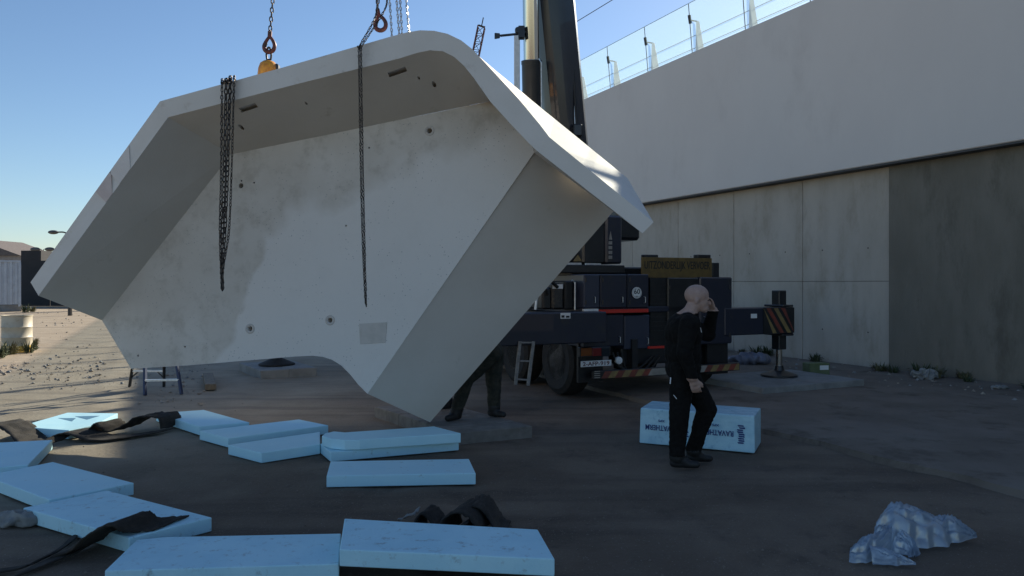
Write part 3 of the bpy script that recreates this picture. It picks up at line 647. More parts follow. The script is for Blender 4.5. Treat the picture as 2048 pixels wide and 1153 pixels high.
hb = MB(); hb.box(HOOK+Vector((0, 0, .45)), (.3, .12, .5)); hb.tube(spline([HOOK+Vector(p) for p in ((0, 0, .25), (0, 0, .1), (.1, 0, 0), (0, 0, -.1), (-.1, 0, -.02))], 5), .035, 8); hb.build('hook_block', 'yellow', cr, True)
# luffing ram on the load side of the boom
r1 = P(1061, -5, 11.75); r0 = P(1063, 122, 11.95); rd = (r1-r0).normalized()
MB().tube([r0-rd*.2, r0+rd*6.0], .125, 24).build('ram_rod', 'chrome', cr, True, sm=50)
rs = MB().tube([r0-rd*3.4, r0], .158, 24); rs.lathe([(.165, -.06), (.165, 0.0), (.13, .012)], r0, rd, 24); rs.build('ram_cylinder', 'crane_black', cr, True, sm=40)
ax = Vector((.27, -.1, 0)); pp = [r0+Vector((.145, -.12, -.02)), r0+Vector((.15, -.12, -1.5))]
MB().tube([r0+Vector((.11, -.11, .0)), r0+Vector((.15, -.12, -.06)), pp[1]-rd*1.2], .012, 6).build('pressure_pipe', 'zinc', cr, True)
rk = r0+rd*6.0; MB().tube([rk-rd*.15, rk+(Bp(rk.z)-rk)*1.0], .13, 12).build('ram_bracket', 'crane_black', cr, True)
MB().tube([P(1136, -40, 12.0), P(1148, 160, 12.15), P(1154, 262, 12.2)], .02, 8).build('boom_cable', 'rope', cr, True, sm=60)
bxp = P(1155, 262, 12.2); MB().box(bxp, (.15, .14, .2)).build('cable_box', 'crane_black', cr, True, bevel=.02)
MB().tube([bxp+Vector((-.04, 0, .08)), bxp+Vector((-.05, 0, .5))], .01, 6).build('conduit', 'zinc', cr, True)
MB().beam(bxp, Bp(bxp.z), .05, .05).build('box_bracket', 'crane_black', cr, True)
# lamp arm on the side of the ram
q = P(1043, 66, 11.75)
arm = MB(); arm.box(q, (.10, .12, .19)); arm.beam(P(1040, 68, 11.75), P(1000, 72, 11.75), .03, .035); arm.lathe([(.05, -.05), (.05, .05)], P(1036, 62, 11.75), (0, 1, 0), 12); arm.beam(q, r0+rd*.45, .04, .04)
ao = arm.build('lamp_arm', 'crane_black', cr, True, bevel=.008)
MB().prism([P(989, 66, 11.72), P(1000, 67, 11.72), P(1000, 77, 11.72), P(989, 79, 11.72)], [P(989, 66, 11.84), P(1000, 67, 11.84), P(1000, 77, 11.84), P(989, 79, 11.84)]).build('lamp_head', 'crane_black', ao, True, bevel=.008)
# pale pole standing behind
pb = P(1034, 566, 19); pb.z = 0; t = thing('pale_pole', 'pale square pole rising behind the lamp arm beside the crane boom', 'pole', pb)
MB().bx(pb.x-.075, pb.x+.075, pb.y-.075, pb.y+.075, 0, P(1034, 72, 19).z).build('shaft', 'white_paint', t, True, bevel=.015)
MB().bx(pb.x-.2, pb.x+.2, pb.y-.2, pb.y+.2, 0, .04).build('base_plate', 'steel_dark', t, True)

# pads under the jacks
def mat_pad(name, label, corners, z0, z1, nb, m='mat_board', gapv=.006):
    """timber / concrete mat of nb boards; corners in order a-b-c-d, boards run from a-d to b-c"""
    cs = [Vector((p[0], p[1], 0)) for p in corners]; ctr = sum(cs, Vector())/4
    t = thing(name, label, 'ground mat', (ctr.x, ctr.y, z0))
    for i in range(nb):
        k0, k1 = i/nb, (i+1)/nb; dz = random.uniform(-.006, .006)
        q = [cs[0].lerp(cs[1], k0), cs[0].lerp(cs[1], k1), cs[3].lerp(cs[2], k1), cs[3].lerp(cs[2], k0)]
        c = sum(q, Vector())/4; q = [p+(c-p).normalized()*gapv for p in q]
        b = MB().prism([p+Vector((0, 0, z0)) for p in q], [p+Vector((0, 0, z1+dz)) for p in q]); b.build('board', m, t, True, bevel=.008)
    return t
pa, pbn, pcn = G(748, 815, .12), G(914, 867, .12), G(1066, 853, .12); pdn = pa+pcn-pbn
mat_pad('outrigger_mat', 'wide low mat of heavy boards under the outrigger jack and the element tip', [pa, pbn, pcn, pdn], -.02, .125, 6)
b = G(1575, 768, .1); c_ = CI @ Vector((b.x, b.y, 0))
def crane_pt(x, y): return ROOT[cr.name] @ Vector((x, y, 0))
mat_pad('outrigger_slab', 'concrete slab under the outrigger jack with the hazard stripes', [crane_pt(jr.x-1.25, -.75), crane_pt(jr.x+.95, -.75), crane_pt(jr.x+.95, .85), crane_pt(jr.x-1.25, .85)], .03, .16, 2, 'pad_conc')
fq = [G(478, 727, .14), G(521, 743, .14), G(634, 737, .14)]; f4 = fq[0]+fq[2]-fq[1]
t = mat_pad('outrigger_mat', 'distant pale mat with dark round jack foot behind the hanging element', [fq[1], fq[2], f4, fq[0]], -.02, .15, 2, 'pad_conc')
fc = (fq[0]+fq[2])/2; fc.z = .155
b = MB(); b.lathe([(.34, 0), (.34, .03), (.2, .09), (.09, .14), (.08, .9)], fc, (0, 0, 1), 20); b.tube([fc+Vector((0, 0, .8)), fc+Vector((0, 0, 1.6))], .13, 12)
ft = b.build('front_jack', 'rubber', cr, True, sm=30)
q = CI @ fc; part('outrigger_beam', 'crane_blue', lambda b: b.bx(q.x-.1, .2, q.y-.2, q.y+.2, .95, 1.34), bevel=.015)

# ------------------------------------------------------------------ foam boards
GF = 'blue foam boards lying on the yard'
def foam(label, px, zt=.10, t=.10, m='foam', extra=None, dz=None):
    pts = [G(u, v, zt) for u, v in px]
    if dz:
        pts = [p+Vector((0, 0, 0)) for p in pts]
    c = sum(pts, Vector())/len(pts); o = MB(); base = Vector((c.x, c.y, zt-t))
    A = [p-base for p in pts]; B = [p-base-Vector((0, 0, t)) for p in pts]
    ob = o.prism(A, B).build('foam_board', m, None, bevel=.007, seg=2); ob.location = base
    return tag(ob, label, 'foam board', GF)
f1 = foam('sunlit blue foam board with dark triangular marks lying beyond the dark felt', [(36, 854), (135, 825.5), (236, 827), (190, 850), (137, 861)], m='foam_clean')
for pxs in ([(116, 836.5), (152, 836.5), (144, 843)], [(150, 833), (200, 832), (174, 839.5)]):
    q = [G(u, v, .102) for u, v in pxs]; base = f1.location
    o = MB().prism([p-base for p in q], [p-base-Vector((0, 0, .001)) for p in q]).build('triangular_mark', 'foam_mark', f1)  # thin dark triangles laid on the board top
foam('blue foam board cut off by a slanted end, next to the dark felt roll', [(-90, 890), (105, 880), (56, 930), (-120, 945)])
foam('blue foam board lying between the slanted board and the dirty board', [(-30, 952), (106, 924), (268, 966), (98, 1000)])
foam('dirty edged blue foam board with dark felt folded over its corner', [(46, 1016), (214, 981), (424, 1035), (258, 1076)], m='foam_dirty')
foam('blue foam board with smudged front edge, under the corner of the raised board', [(273, 1080), (331, 1074), (682, 1067), (678, 1128), (209, 1142)], m='foam_dirty')
foam('large smudged blue foam board raised on dark bearers, nearest to the felt heap', [(689, 1037), (1075.6, 1059), (1109.5, 1118), (679, 1099)], .205, .10, 'foam_dirty')
foam('single blue foam board lying alone in front of the stacked pair', [(661, 923), (938, 918), (951.6, 946.6), (653, 952)])
foam('lower blue foam board of the stacked pair near the mat', [(640, 888), (672, 878), (866, 868), (918, 883), (661, 905)], .095, .095)
foam('upper blue foam board with rounded end, on top of the stacked pair', [(643.7, 872), (650, 867), (668, 863), (690, 865), (868.5, 853), (922, 866.7), (760, 877), (720, 880), (690, 880.5), (662, 878)], .20, .10, 'foam_clean')
foam('blue foam board with its end tucked against the stacked pair', [(456, 890), (640, 864), (640, 889), (523, 906.5)], m='foam_clean')
foam('long narrow blue foam board between two others, pointing at the mat', [(399, 862), (598, 839), (657, 851), (456, 877)], m='foam_clean')
foam('clean blue foam board beside the felt with the curled end', [(312, 827), (408, 820), (499, 845), (398, 853.5)], m='foam_clean')
q = [G(700, 1108, .1), G(1060, 1122, .1), G(1040, 1068, .1), G(705, 1055, .1)]; c = sum(q, Vector())/4; c.z = 0
o = thing('bearer_pair', 'dark timber bearers under the raised foam board', 'timber', c)
for a, d in ((.45, .5), (.80, .85)):
    x0 = q[0].lerp(q[1], a); x1 = q[3].lerp(q[2], a); MB().beam(x0.lerp(x1, .1)+Vector((0, 0, -.05)), x0.lerp(x1, .95)+Vector((0, 0, -.05)), .1, .1).build('bearer', 'felt', o, True)

# wrapped pack of boards with upside-down print
p0, p1, p3 = G(1278.5, 887), G(1509.5, 908), G(1529, 893); dx = (p1-p0); fx = dx.normalized(); fy = Vector((-fx.y, fx.x, 0)); Lb = dx.length; Db = .55; Hb = .385
pk = thing('foam_pack', 'blue film wrapped pack of foam boards with upside down dark lettering behind the man', 'foam pack', p0+dx*.5)
def PKP(a, d, z): return p0+fx*a+fy*d+Vector((0, 0, z))
nb = 4; hb_ = Hb/nb
bm = MB(); bm.prism([PKP(0, 0, .002), PKP(Lb, 0, .002), PKP(Lb, Db, .002), PKP(0, Db, .002)], [PKP(0.01, 0.01, Hb), PKP(Lb-.005, .008, Hb), PKP(Lb, Db, Hb), PKP(0, Db, Hb)])
body = bm.build('wrapped_stack', 'film', pk, True, bevel=.012, seg=2)
for (a, w) in ((.635, .36), (.07, .35)):
    txt = text('pack_lettering', 'RAVATHERM', w, .058, 'print_blue', pk, ROOT[pk.name].inverted() @ PKP(a+w/2, -.0035, .185), -fx, (0, 0, -1), .003)
    text('pack_small_print', 'XPS', .07, .026, 'print_blue', pk, ROOT[pk.name].inverted() @ PKP(a+w*.5, -.003, .262), -fx, (0, 0, -1), .002)
random.seed(3)
for a in (1.05, .47):
    b = MB()
    for k in range(9):
        aa = a+random.uniform(-.012, .012); z = .09+k*.022; b.prism([PKP(aa, -.001, z), PKP(aa+.055, -.001, z), PKP(aa+.05, -.001, z+.016), PKP(aa-.01, -.001, z+.016)], [PKP(aa, -.003, z), PKP(aa+.05, -.003, z), PKP(aa+.05, -.003, z+.016), PKP(aa-.01, -.003, z+.016)])
    b.build('pack_emblem', 'print_blue', pk, True)

# ------------------------------------------------------------------ dark felt strips
def ribbon(name, label, pts, wv, cat='felt', k=8, wob=.02, m='felt', th=.012, grp='dark felt strips'):
    """strip of cloth: centre line pts, width vector(s) wv"""
    L = spline(pts, k); n = len(L); wl = wv if isinstance(wv, list) else [wv]*len(pts); Wd = spline(wl, k); mm = 9; vs = []
    c = sum(L, Vector())/n; c.z = 0
    for i in range(n):
        for j in range(mm):
            t = j/(mm-1)-.5; p = L[i]+Wd[i]*t; p = p+Vector((0, 0, wob*noise.noise((i*.35, j*.5, n))+wob*.5*(noise.noise((i*.9, j*1.2, 3)))))
            p.z = max(p.z, .012); vs.append(p-c)
    b = MB(); b.add(vs, [[i*mm+j, i*mm+j+1, (i+1)*mm+j+1, (i+1)*mm+j] for i in range(n-1) for j in range(mm-1)])
    o = b.build(name, m, None, sm=70); o.location = c; s = o.modifiers.new('s', 'SOLIDIFY'); s.thickness = th; s.offset = 0
    return tag(o, label, cat, grp)
V = Vector
g_ = G
ribbon('felt_strip', 'dark felt strip with curled up end between the sunlit board and the clean board',
       [g_(196, 868)+V((0, 0, .02)), g_(205, 868)+V((0, 0, .10)), g_(214, 869)+V((0, 0, .15)), g_(224, 869)+V((0, 0, .11)), g_(236, 867)+V((0, 0, .05)), g_(262, 864)+V((0, 0, .08)), g_(292, 860)+V((0, 0, .17)), g_(318, 858)+V((0, 0, .17)), g_(338, 858)+V((0, 0, .15)), g_(343, 857)+V((0, 0, .02))], V((.1, .34, 0)))
ribbon('felt_strip', 'flat dark felt strip lying in front of the sunlit foam board', [g_(98, 890)+V((0, 0, .01)), g_(130, 880)+V((0, 0, .07)), g_(160, 877)+V((0, 0, .08)), g_(200, 879)+V((0, 0, .02)), g_(250, 876)+V((0, 0, .01)), g_(330, 864)+V((0, 0, .01))], V((.1, .32, 0)), wob=.012)
ribbon('felt_strip', 'humped dark felt heap behind the board with the slanted end', [g_(-60, 884)+V((0, 0, .05)), g_(-20, 878)+V((0, 0, .14)), g_(15, 876)+V((0, 0, .17)), g_(40, 878)+V((0, 0, .12)), g_(62, 884)+V((0, 0, .03)), g_(70, 888)], V((.05, .4, 0)))
ribbon('felt_strip', 'brown dark felt strip arched over the corner of the dirty foam board',
       [g_(90, 1135)+V((0, 0, .01)), g_(130, 1112)+V((0, 0, .01)), g_(165, 1098)+V((0, 0, .02)), g_(200, 1096)+V((0, 0, .06)), g_(225, 1100)+V((0, 0, .15)), g_(245, 1101)+V((0, 0, .20)), g_(264, 1098)+V((0, 0, .195)), g_(285, 1092)+V((0, 0, .14)), g_(320, 1082)+V((0, 0, .115)), g_(345, 1078)+V((0, 0, .112))],
       [V((.14, .42, 0))]*5+[V((.10, .30, 0))]*5, wob=.012)
ribbon('felt_strip', 'dark felt tail trailing from the arched felt toward the dirt', [g_(-40, 1150)+V((0, 0, .01)), g_(40, 1140)+V((0, 0, .01)), g_(90, 1120)+V((0, 0, .015)), g_(130, 1095)+V((0, 0, .01)), g_(150, 1075)+V((0, 0, .01))], V((.02, .07, 0)), wob=.006)
ribbon('felt_curl', 'curled dark felt offcut behind the large raised foam board', [g_(905, 1062)+V((0, 0, .0)), g_(900, 1062)+V((0, 0, .09)), g_(915, 1060)+V((0, 0, .15)), g_(940, 1060)+V((0, 0, .17)), g_(962, 1060)+V((0, 0, .12)), g_(972, 1060)+V((0, 0, .03)), g_(950, 1062)+V((0, 0, .02)), g_(940, 1062)+V((0, 0, .08)), g_(952, 1062)+V((0, 0, .1))], V((.12, .34, 0)), wob=.015)
ribbon('felt_curl', 'second fold of dark felt leaning against the curled offcut', [g_(945, 1050)+V((0, 0, .16)), g_(965, 1050)+V((0, 0, .17)), g_(985, 1052)+V((0, 0, .10)), g_(1000, 1056)+V((0, 0, .02)), g_(1015, 1060)+V((0, 0, .01))], V((.05, .3, 0)), wob=.02)
ribbon('felt_curl', 'small upturned dark felt scrap beside a wisp of clear film', [g_(842, 1060)+V((0, 0, .01)), g_(842, 1058)+V((0, 0, .09)), g_(856, 1056)+V((0, 0, .13)), g_(872, 1056)+V((0, 0, .08)), g_(885, 1058)+V((0, 0, .02))], V((.06, .22, 0)), wob=.015)
ribbon('film_wisp', 'thin pale film wisp on the ground beside the felt scrap', [g_(795, 1046)+V((0, 0, .02)), g_(815, 1046)+V((0, 0, .05)), g_(836, 1046)+V((0, 0, .09))], [V((.0, .02, 0)), V((.02, .05, 0)), V((.03, .10, .03))], 'film', m='litter', th=.002, grp='plastic litter')

# ------------------------------------------------------------------ plastic bag
def remeshed(mb, voxel, sm_iter=4, name='tmp'):
    me = mb.mesh(name, 'film'); o = obj(name, me)
    r = o.modifiers.new('r', 'REMESH'); r.mode = 'VOXEL'; r.voxel_size = voxel
    if sm_iter: s = o.modifiers.new('s', 'SMOOTH'); s.iterations = sm_iter; s.factor = .5
    bpy.context.view_layer.update()
    out = bpy.data.meshes.new_from_object(o.evaluated_get(bpy.context.evaluated_depsgraph_get())); bpy.data.objects.remove(o); return out
def ell(mb, c, r, rot=None, n=14):
    prof = [(max(1e-3, math.sin(math.pi*i/n)), -math.cos(math.pi*i/n)) for i in range(n+1)]
    t = MB().lathe(prof, n=18); M = rot or Matrix.Identity(3)
    mb.add([M @ Vector((v.x*r[0], v.y*r[1], v.z*r[2]))+Vector(c) for v in t.v], t.f)
def cap(mb, p0, p1, r0, r1, sc=(1, 1, 1)):
    p0 = Vector(p0); p1 = Vector(p1); d = p1-p0; L = d.length; d.normalize(); pts = []; rs = []
    for i in range(6): a = -math.pi/2+math.pi/2*i/5.001; pts.append(p0+d*r0*math.sin(a)*1.0); rs.append(max(1e-3, r0*math.cos(a)))
    for i in range(1, 7): a = math.pi/2*i/6; pts.append(p1+d*r1*math.sin(a)); rs.append(max(1e-3, r1*math.cos(a)))
    pts.insert(6, p1.copy()); rs.insert(6, r1)
    mb.tube(pts, rs, 14)
bagm = bpy.data.materials.new('bag_film'); bagm.use_nodes = True; bn = bagm.node_tree.nodes; bl = bagm.node_tree.links; bn.clear()
b_d = bn.new('ShaderNodeBsdfDiffuse'); b_d.inputs[0].default_value = (.52, .62, .72, 1); b_t = bn.new('ShaderNodeBsdfTranslucent'); b_t.inputs[0].default_value = (.58, .68, .78, 1)
b_g = bn.new('ShaderNodeBsdfGlossy'); b_g.inputs['Roughness'].default_value = .16; b_x = bn.new('ShaderNodeBsdfTransparent'); b_x.inputs[0].default_value = (.75, .85, .93, 1)
def bmix(f, a, c):
    m = bn.new('ShaderNodeMixShader'); m.inputs[0].default_value = f; bl.new(a.outputs[0], m.inputs[1]); bl.new(c.outputs[0], m.inputs[2]); return m
bm_ = bmix(.16, bmix(.38, bmix(.4, b_d, b_t), b_x), b_g); b_o = bn.new('ShaderNodeOutputMaterial'); bl.new(bm_.outputs[0], b_o.inputs[0])
MATS['bag_film'] = bagm
def plastic_bag():
    """limp film: half-tubes of thin sheet with long folds, open underneath"""
    c = G(1790, 1090); c.z = 0; sc = c.y/F; b = MB()
    def q(u, v, y=0.0): return Vector(((u-CU)/F*(c.y+y)-c.x, y, 0))
    def sheet(pts, ws, hs, seed, fold=.03):
        L = spline(pts, 14); n = len(L); Wd = spline(ws, 14); Hh = spline([Vector((h, 0, 0)) for h in hs], 14); m = 44; vs = []
        for i in range(n):
            for j in range(m):
                t = 2*j/(m-1)-1; arch = max(0, 1-abs(t)**2.3)
                wy = .10*noise.noise((i*.12, t*2, seed))
                f1 = abs(noise.noise((i*.045+t*1.3, t*4.2+wy*8, seed))); f2 = abs(noise.noise((i*.16-t*2, t*9, seed+5))); f3 = abs(noise.noise((i*.3+t*3, t*15, seed+9)))
                env = .35+.65*arch; d = fold*(1.0-4.2*f1)*env+fold*.32*(.6-3*f2)*env+fold*.05*(.5-3*f3)
                p = L[i]+Wd[i]*(.5*t*(1+.35*noise.noise((i*.13, 3 if t > 0 else 8, seed))))+Vector((0, 0, arch*Hh[i].x+d)); p.z = max(p.z, .004+.006*abs(t)); vs.append(p)
        b.add(vs, [[i*m+j, i*m+j+1, (i+1)*m+j+1, (i+1)*m+j] for i in range(n-1) for j in range(m-1)])
    Y3 = lambda *a: [Vector(v) for v in a]
    sheet([q(1752, 0, .02), q(1785, 0, .0), q(1830, 0, .03), q(1870, 0, .07), q(1905, 0, .10), q(1952, 0, .13)], Y3((.12, .16, 0), (.1, .27, 0), (.06, .28, 0), (0, .24, 0), (0, .16, 0), (0, .03, 0)), (.12, .26, .22, .15, .14, .01), 2)
    sheet([q(1700, 0, -.30), q(1730, 0, -.26), q(1760, 0, -.18), q(1785, 0, -.08)], Y3((.05, .08, 0), (.10, .20, 0), (.12, .22, 0), (.1, .16, 0)), (.06, .12, .13, .16), 13, .026)
    sheet([q(1738, 0, -.30), q(1775, 0, -.32), q(1805, 0, -.35), q(1832, 0, -.37)], Y3((.03, .16, 0), (.03, .14, 0), (.02, .08, 0), (.01, .02, 0)), (.09, .07, .04, .005), 21, .016)
    sheet([q(1800, 0, -.13), q(1822, 0, -.18), q(1830, 0, -.24)], Y3((.16, .08, 0), (.14, .06, 0), (.08, .03, 0)), (.13, .08, .01), 31, .02)
    me = b.mesh('plastic_bag', 'bag_film'); me.shade_smooth()
    o = obj('plastic_bag', me); o.location = c
    tag(o, 'crumpled translucent blue plastic bag lying on the dark ground', 'plastic bag')
plastic_bag()

# ------------------------------------------------------------------ people
def person(name, label, loc, spec, regions, mats, voxel=.0075, rotz=0):
    b = MB()
    for s in spec:
        if s[0] == 'c': cap(b, *s[1:])
        else: ell(b, s[1], s[2], Matrix.Rotation(s[3], 3, 'Y') if len(s) > 3 else None)
    me = remeshed(b, voxel, 3); me.materials.clear()
    for m in mats: me.materials.append(MATS[m])
    for p in me.polygons: p.material_index = regions(p.center)
    me.shade_smooth()
    nn = [v.normal.copy() for v in me.vertices]
    for v, n in zip(me.vertices, nn):
        p = v.co
        if regions(p) == 0: v.co = p+n*(.013*noise.noise((p.x*9, p.y*9, p.z*5))+.009*(.3-abs(noise.noise((p.x*14+p.z*9, p.y*14, p.z*17)))))
    me.name = 'body'
    t = thing(name, label, 'person', loc, rotz); obj('body', me, t); return t
def hand(sp, wrist, palm, fdir, thumb, curl, s=1.0):
    """palm slab, four unequal fingers bent towards curl, thumb from the side of the palm"""
    wrist, palm, fdir, thumb, curl = map(Vector, (wrist, palm, fdir, thumb, curl)); fdir.normalize(); thumb.normalize(); curl.normalize()
    k0 = palm+fdir*.045*s
    for i in range(4):
        off = thumb*(.032-.021*i)*s; L = (.072, .080, .074, .058)[i]*s
        a = k0+off; sp.append(('c', palm+off*.85-fdir*.03*s, a, .0145*s, .0115*s))
        m = a+(fdir*.8+curl*.45).normalized()*L*.5; e = m+(fdir*.4+curl*.85).normalized()*L*.5
        sp.append(('c', a, m, .0108*s, .0095*s)); sp.append(('c', m, e, .0095*s, .008*s))
    sp.append(('c', wrist, palm, .028*s, .026*s))
    tb = palm+thumb*.03*s-fdir*.015*s; tm = tb+(thumb*.6+fdir*.7).normalized()*.042*s; te = tm+(fdir*.9+curl*.35).normalized()*.034*s
    sp.append(('c', palm-fdir*.02*s, tb, .018*s, .016*s)); sp.append(('c', tb, tm, .0145*s, .012*s)); sp.append(('c', tm, te, .012*s, .0095*s))
man = [
 # head: cranium, face, jaw, brow, nose, lips, chin, ears, neck
 ('e', (.080, 0, 1.632), (.108, .079, .100), .25), ('e', (.112, 0, 1.565), (.072, .064, .088), .18), ('e', (.135, 0, 1.505), (.048, .048, .040), .15), ('c', (.168, -.03, 1.600), (.168, .03, 1.600), .016, .016),
 ('c', (.172, 0, 1.590), (.197, 0, 1.548), .011, .015), ('c', (.172, -.015, 1.520), (.172, .015, 1.520), .011, .011), ('c', (.152, -.01, 1.482), (.152, .01, 1.482), .022, .022),
 ('e', (.062, -.080, 1.575), (.020, .010, .033), .2), ('e', (.062, .080, 1.575), (.020, .010, .033), .2),
 ('c', (-.005, 0, 1.40), (.055, 0, 1.535), .068, .062),
 # torso in a zipped jacket
 ('e', (-.035, 0, 1.27), (.158, .22, .20), .1), ('e', (-.04, 0, 1.09), (.160, .205, .21), 0), ('e', (-.045, 0, .94), (.150, .195, .16), 0), ('c', (-.02, -.13, 1.40), (-.02, .13, 1.40), .075, .075), ('c', (-.02, 0, 1.41), (.015, 0, 1.45), .085, .075),
 # near arm hanging, far arm raised to the brow
 ('c', (-.03, -.20, 1.375), (-.085, -.265, 1.10), .085, .070), ('c', (-.085, -.265, 1.10), (-.022, -.255, .875), .068, .048),
 ('c', (-.01, .19, 1.375), (.235, .235, 1.235), .085, .070), ('c', (.235, .235, 1.235), (.255, .130, 1.475), .066, .046),
 # legs mid-stride
 ('c', (-.065, -.09, .93), (-.095, -.095, .50), .115, .085), ('c', (-.095, -.095, .50), (-.115, -.10, .10), .085, .068), ('c', (-.025, .085, .93), (.185, .09, .525), .115, .088), ('c', (.185, .09, .525), (.075, .095, .115), .086, .068),
 ('c', (-.12, -.10, .09), (-.03, -.11, .045), .056, .045), ('c', (-.135, -.10, .045), (.045, -.125, .035), .045, .036), ('c', (.07, .095, .10), (.14, .10, .05), .054, .045), ('c', (.05, .095, .05), (.215, .105, .036), .045, .036)]
hand(man, (-.022, -.255, .89), (.0, -.252, .815), (.25, .05, -1), (.9, -.1, .3), (.3, .7, 0))
hand(man, (.255, .130, 1.46), (.235, .095, 1.535), (-.35, -.25, 1), (-.3, .8, .1), (-.9, -.3, 0))
def man_reg(p):
    if p.z < .12: return 2
    if p.z > 1.455 and p.x < .205 and abs(p.y) < .1: return 1
    if p.z > 1.475: return 1
    if p.z < .868 and p.z > .66 and p.y < -.215: return 1
    return 0
t = person('person', 'bald man in black work clothes walking past the foam pack, hand to his forehead', G(1375, 930)+V((0, 0, .0)), man, man_reg, ['black_cloth', 'skin', 'boot'])
t.scale = (1.1, 1.08, 1)
def strip(name, pts, m, r=.004): MB().tube(spline(pts, 4), r, 6).build(name, m, t)
for s in (-1, 1):
    b = MB(); ell(b, (.168, .030*s, 1.582), (.010, .012, .009)); b.build('eye', 'eye', t)
strip('reflective_piping', [(-.168, -.13, .46), (-.172, -.125, .40), (-.160, -.125, .345), (-.145, -.13, .32)], 'piping')
strip('zip_pull', [(-.01, -.212, 1.325), (-.003, -.216, 1.29)], 'piping', .003); strip('zip_pull', [(.072, -.17, 1.33), (.080, -.168, 1.285)], 'piping', .003)
strip('pen', [(-.178, -.15, .86), (-.182, -.15, .80)], 'piping', .005); strip('pocket_edge', [(-.16, -.18, .70), (-.135, -.19, .665)], 'piping', .003)
wk = []
# crouching worker: hips, bent trunk, stepping leg and straight leg
wk += [('e', (.02, 0, .80), (.135, .17, .14), 0), ('e', (-.18, 0, .95), (.24, .175, .125), .75), ('e', (-.36, 0, 1.06), (.14, .19, .12), .5), ('c', (-.40, 0, 1.10), (-.50, 0, 1.13), .07, .062), ('e', (-.58, 0, 1.15), (.11, .08, .10), .6), ('e', (-.63, 0, 1.10), (.06, .06, .08), .6), ('c', (-.69, 0, 1.11), (-.70, 0, 1.08), .012, .014),
       ('c', (.03, -.10, .78), (-.26, -.11, .50), .125, .095), ('c', (-.26, -.11, .50), (-.385, -.12, .09), .092, .074), ('c', (.06, .09, .78), (.05, .09, .44), .125, .096), ('c', (.05, .09, .44), (.06, .09, .10), .094, .076),
       ('c', (-.39, -.12, .08), (-.44, -.16, .04), .056, .045), ('c', (-.36, -.11, .045), (-.475, -.25, .038), .045, .038), ('c', (.06, .09, .09), (.09, .05, .045), .058, .046), ('c', (.02, .10, .045), (.17, .0, .038), .046, .038),
       ('c', (-.36, -.18, 1.02), (-.50, -.24, .80), .07, .056), ('c', (-.50, -.24, .80), (-.66, -.18, .66), .055, .042), ('c', (-.36, .18, 1.02), (-.52, .22, .80), .07, .056), ('c', (-.52, .22, .80), (-.68, .14, .68), .055, .042)]
hand(wk, (-.66, -.18, .66), (-.70, -.165, .615), (-.4, .1, -1), (.2, .9, .2), (-.5, .8, 0)); hand(wk, (-.68, .14, .68), (-.72, .125, .635), (-.4, -.1, -1), (.2, -.9, .2), (-.5, -.8, 0))
def wk_reg(p):
    if p.z < .13: return 2
    if p.x < -.46 and p.z > 1.02 and abs(p.y) < .1: return 1
    if p.x < -.66 and p.z < .68: return 1
    return 0
wp = G(990, 842, .13); wp.y = 9.02; wp.x = (978-CU)/F*9.02
t = person('person', 'stooping worker in dark trousers on the board mat, half hidden by the element', (wp.x, wp.y, .128), wk, wk_reg, ['camo_cloth', 'skin', 'boot'])
b = MB(); b.box((.10, -.155, .80), (.035, .012, .05)); b.build('belt_tag', 'piping', t)

# ------------------------------------------------------------------ things behind and around
# step ladder
a0, a1, b0, b1 = G(290, 791), G(363, 789), G(259, 774), G(328, 774); top = (a0+a1+b0+b1)/4; 
sl = thing('step_ladder', 'blue step ladder with pale rungs standing behind the hanging element', 'ladder', (top.x, top.y, 0))
H = 1.7; mid = lambda p, k, s: p.lerp(Vector((top.x+(.16 if s else -.16), top.y, H)), k)
for p, s in ((a0, 0), (a1, 1)): MB().beam(p, mid(p, 1, s), .035, .07, (0, 1, 0)).build('stile', 'ladder_blue', sl, True, bevel=.006)
for p, s in ((b0, 0), (b1, 1)): MB().beam(p, mid(p, 1, s), .035, .05, (0, 1, 0)).build('rear_leg', 'crane_black', sl, True, bevel=.006)
for k in (.13, .31, .49, .67, .85): MB().beam(mid(a0, k, 0), mid(a1, k, 1), .07, .028).build('rung', 'alu', sl, True)
for k in (.16,): MB().beam(mid(b0, k, 0), mid(b1, k, 1), .03, .03).build('brace', 'alu', sl, True)
for p, s, sg in ((b0, 0, 1), (b1, 1, -1)): MB().beam(mid(p, .09, s), mid(p, .16, s)+V((.12*sg, 0, 0)), .02, .02).build('brace', 'crane_black', sl, True)
MB().box((top.x, top.y, H), (.42, .2, .05)).build('top_step', 'crane_black', sl, True, bevel=.01)
# timber baulk
p0, p1 = G(421, 781), G(416, 757); t = thing('timber_baulk', 'short timber baulk lying behind the hanging element', 'timber', p0.lerp(p1, .5))
MB().beam(p0+V((0, 0, .05)), p1+V((0, 0, .05)), .17, .1).build('baulk', 'wood', t, True, bevel=.008)
# drum
dp = G(34, 704); dr = thing('steel_drum', 'dirty white steel drum with yellow foot near the container', 'drum', dp); Hd, rd_ = .93, .335
MB().lathe([(rd_-.02, .17), (rd_, .17), (rd_, .36), (rd_+.012, .375), (rd_, .39), (rd_, .62), (rd_+.012, .635), (rd_, .65), (rd_, Hd-.03), (rd_+.014, Hd-.02), (rd_+.014, Hd), (rd_-.02, Hd), (rd_-.02, Hd-.02)], dp, (0, 0, 1), 32).build('drum_body', 'drum', dr, True, sm=40)
MB().lathe([(rd_+.01, 0), (rd_+.012, .02), (rd_, .03), (rd_, .168), (rd_-.02, .168)], dp, (0, 0, 1), 32).build('drum_foot', 'drum_yellow', dr, True, sm=40)
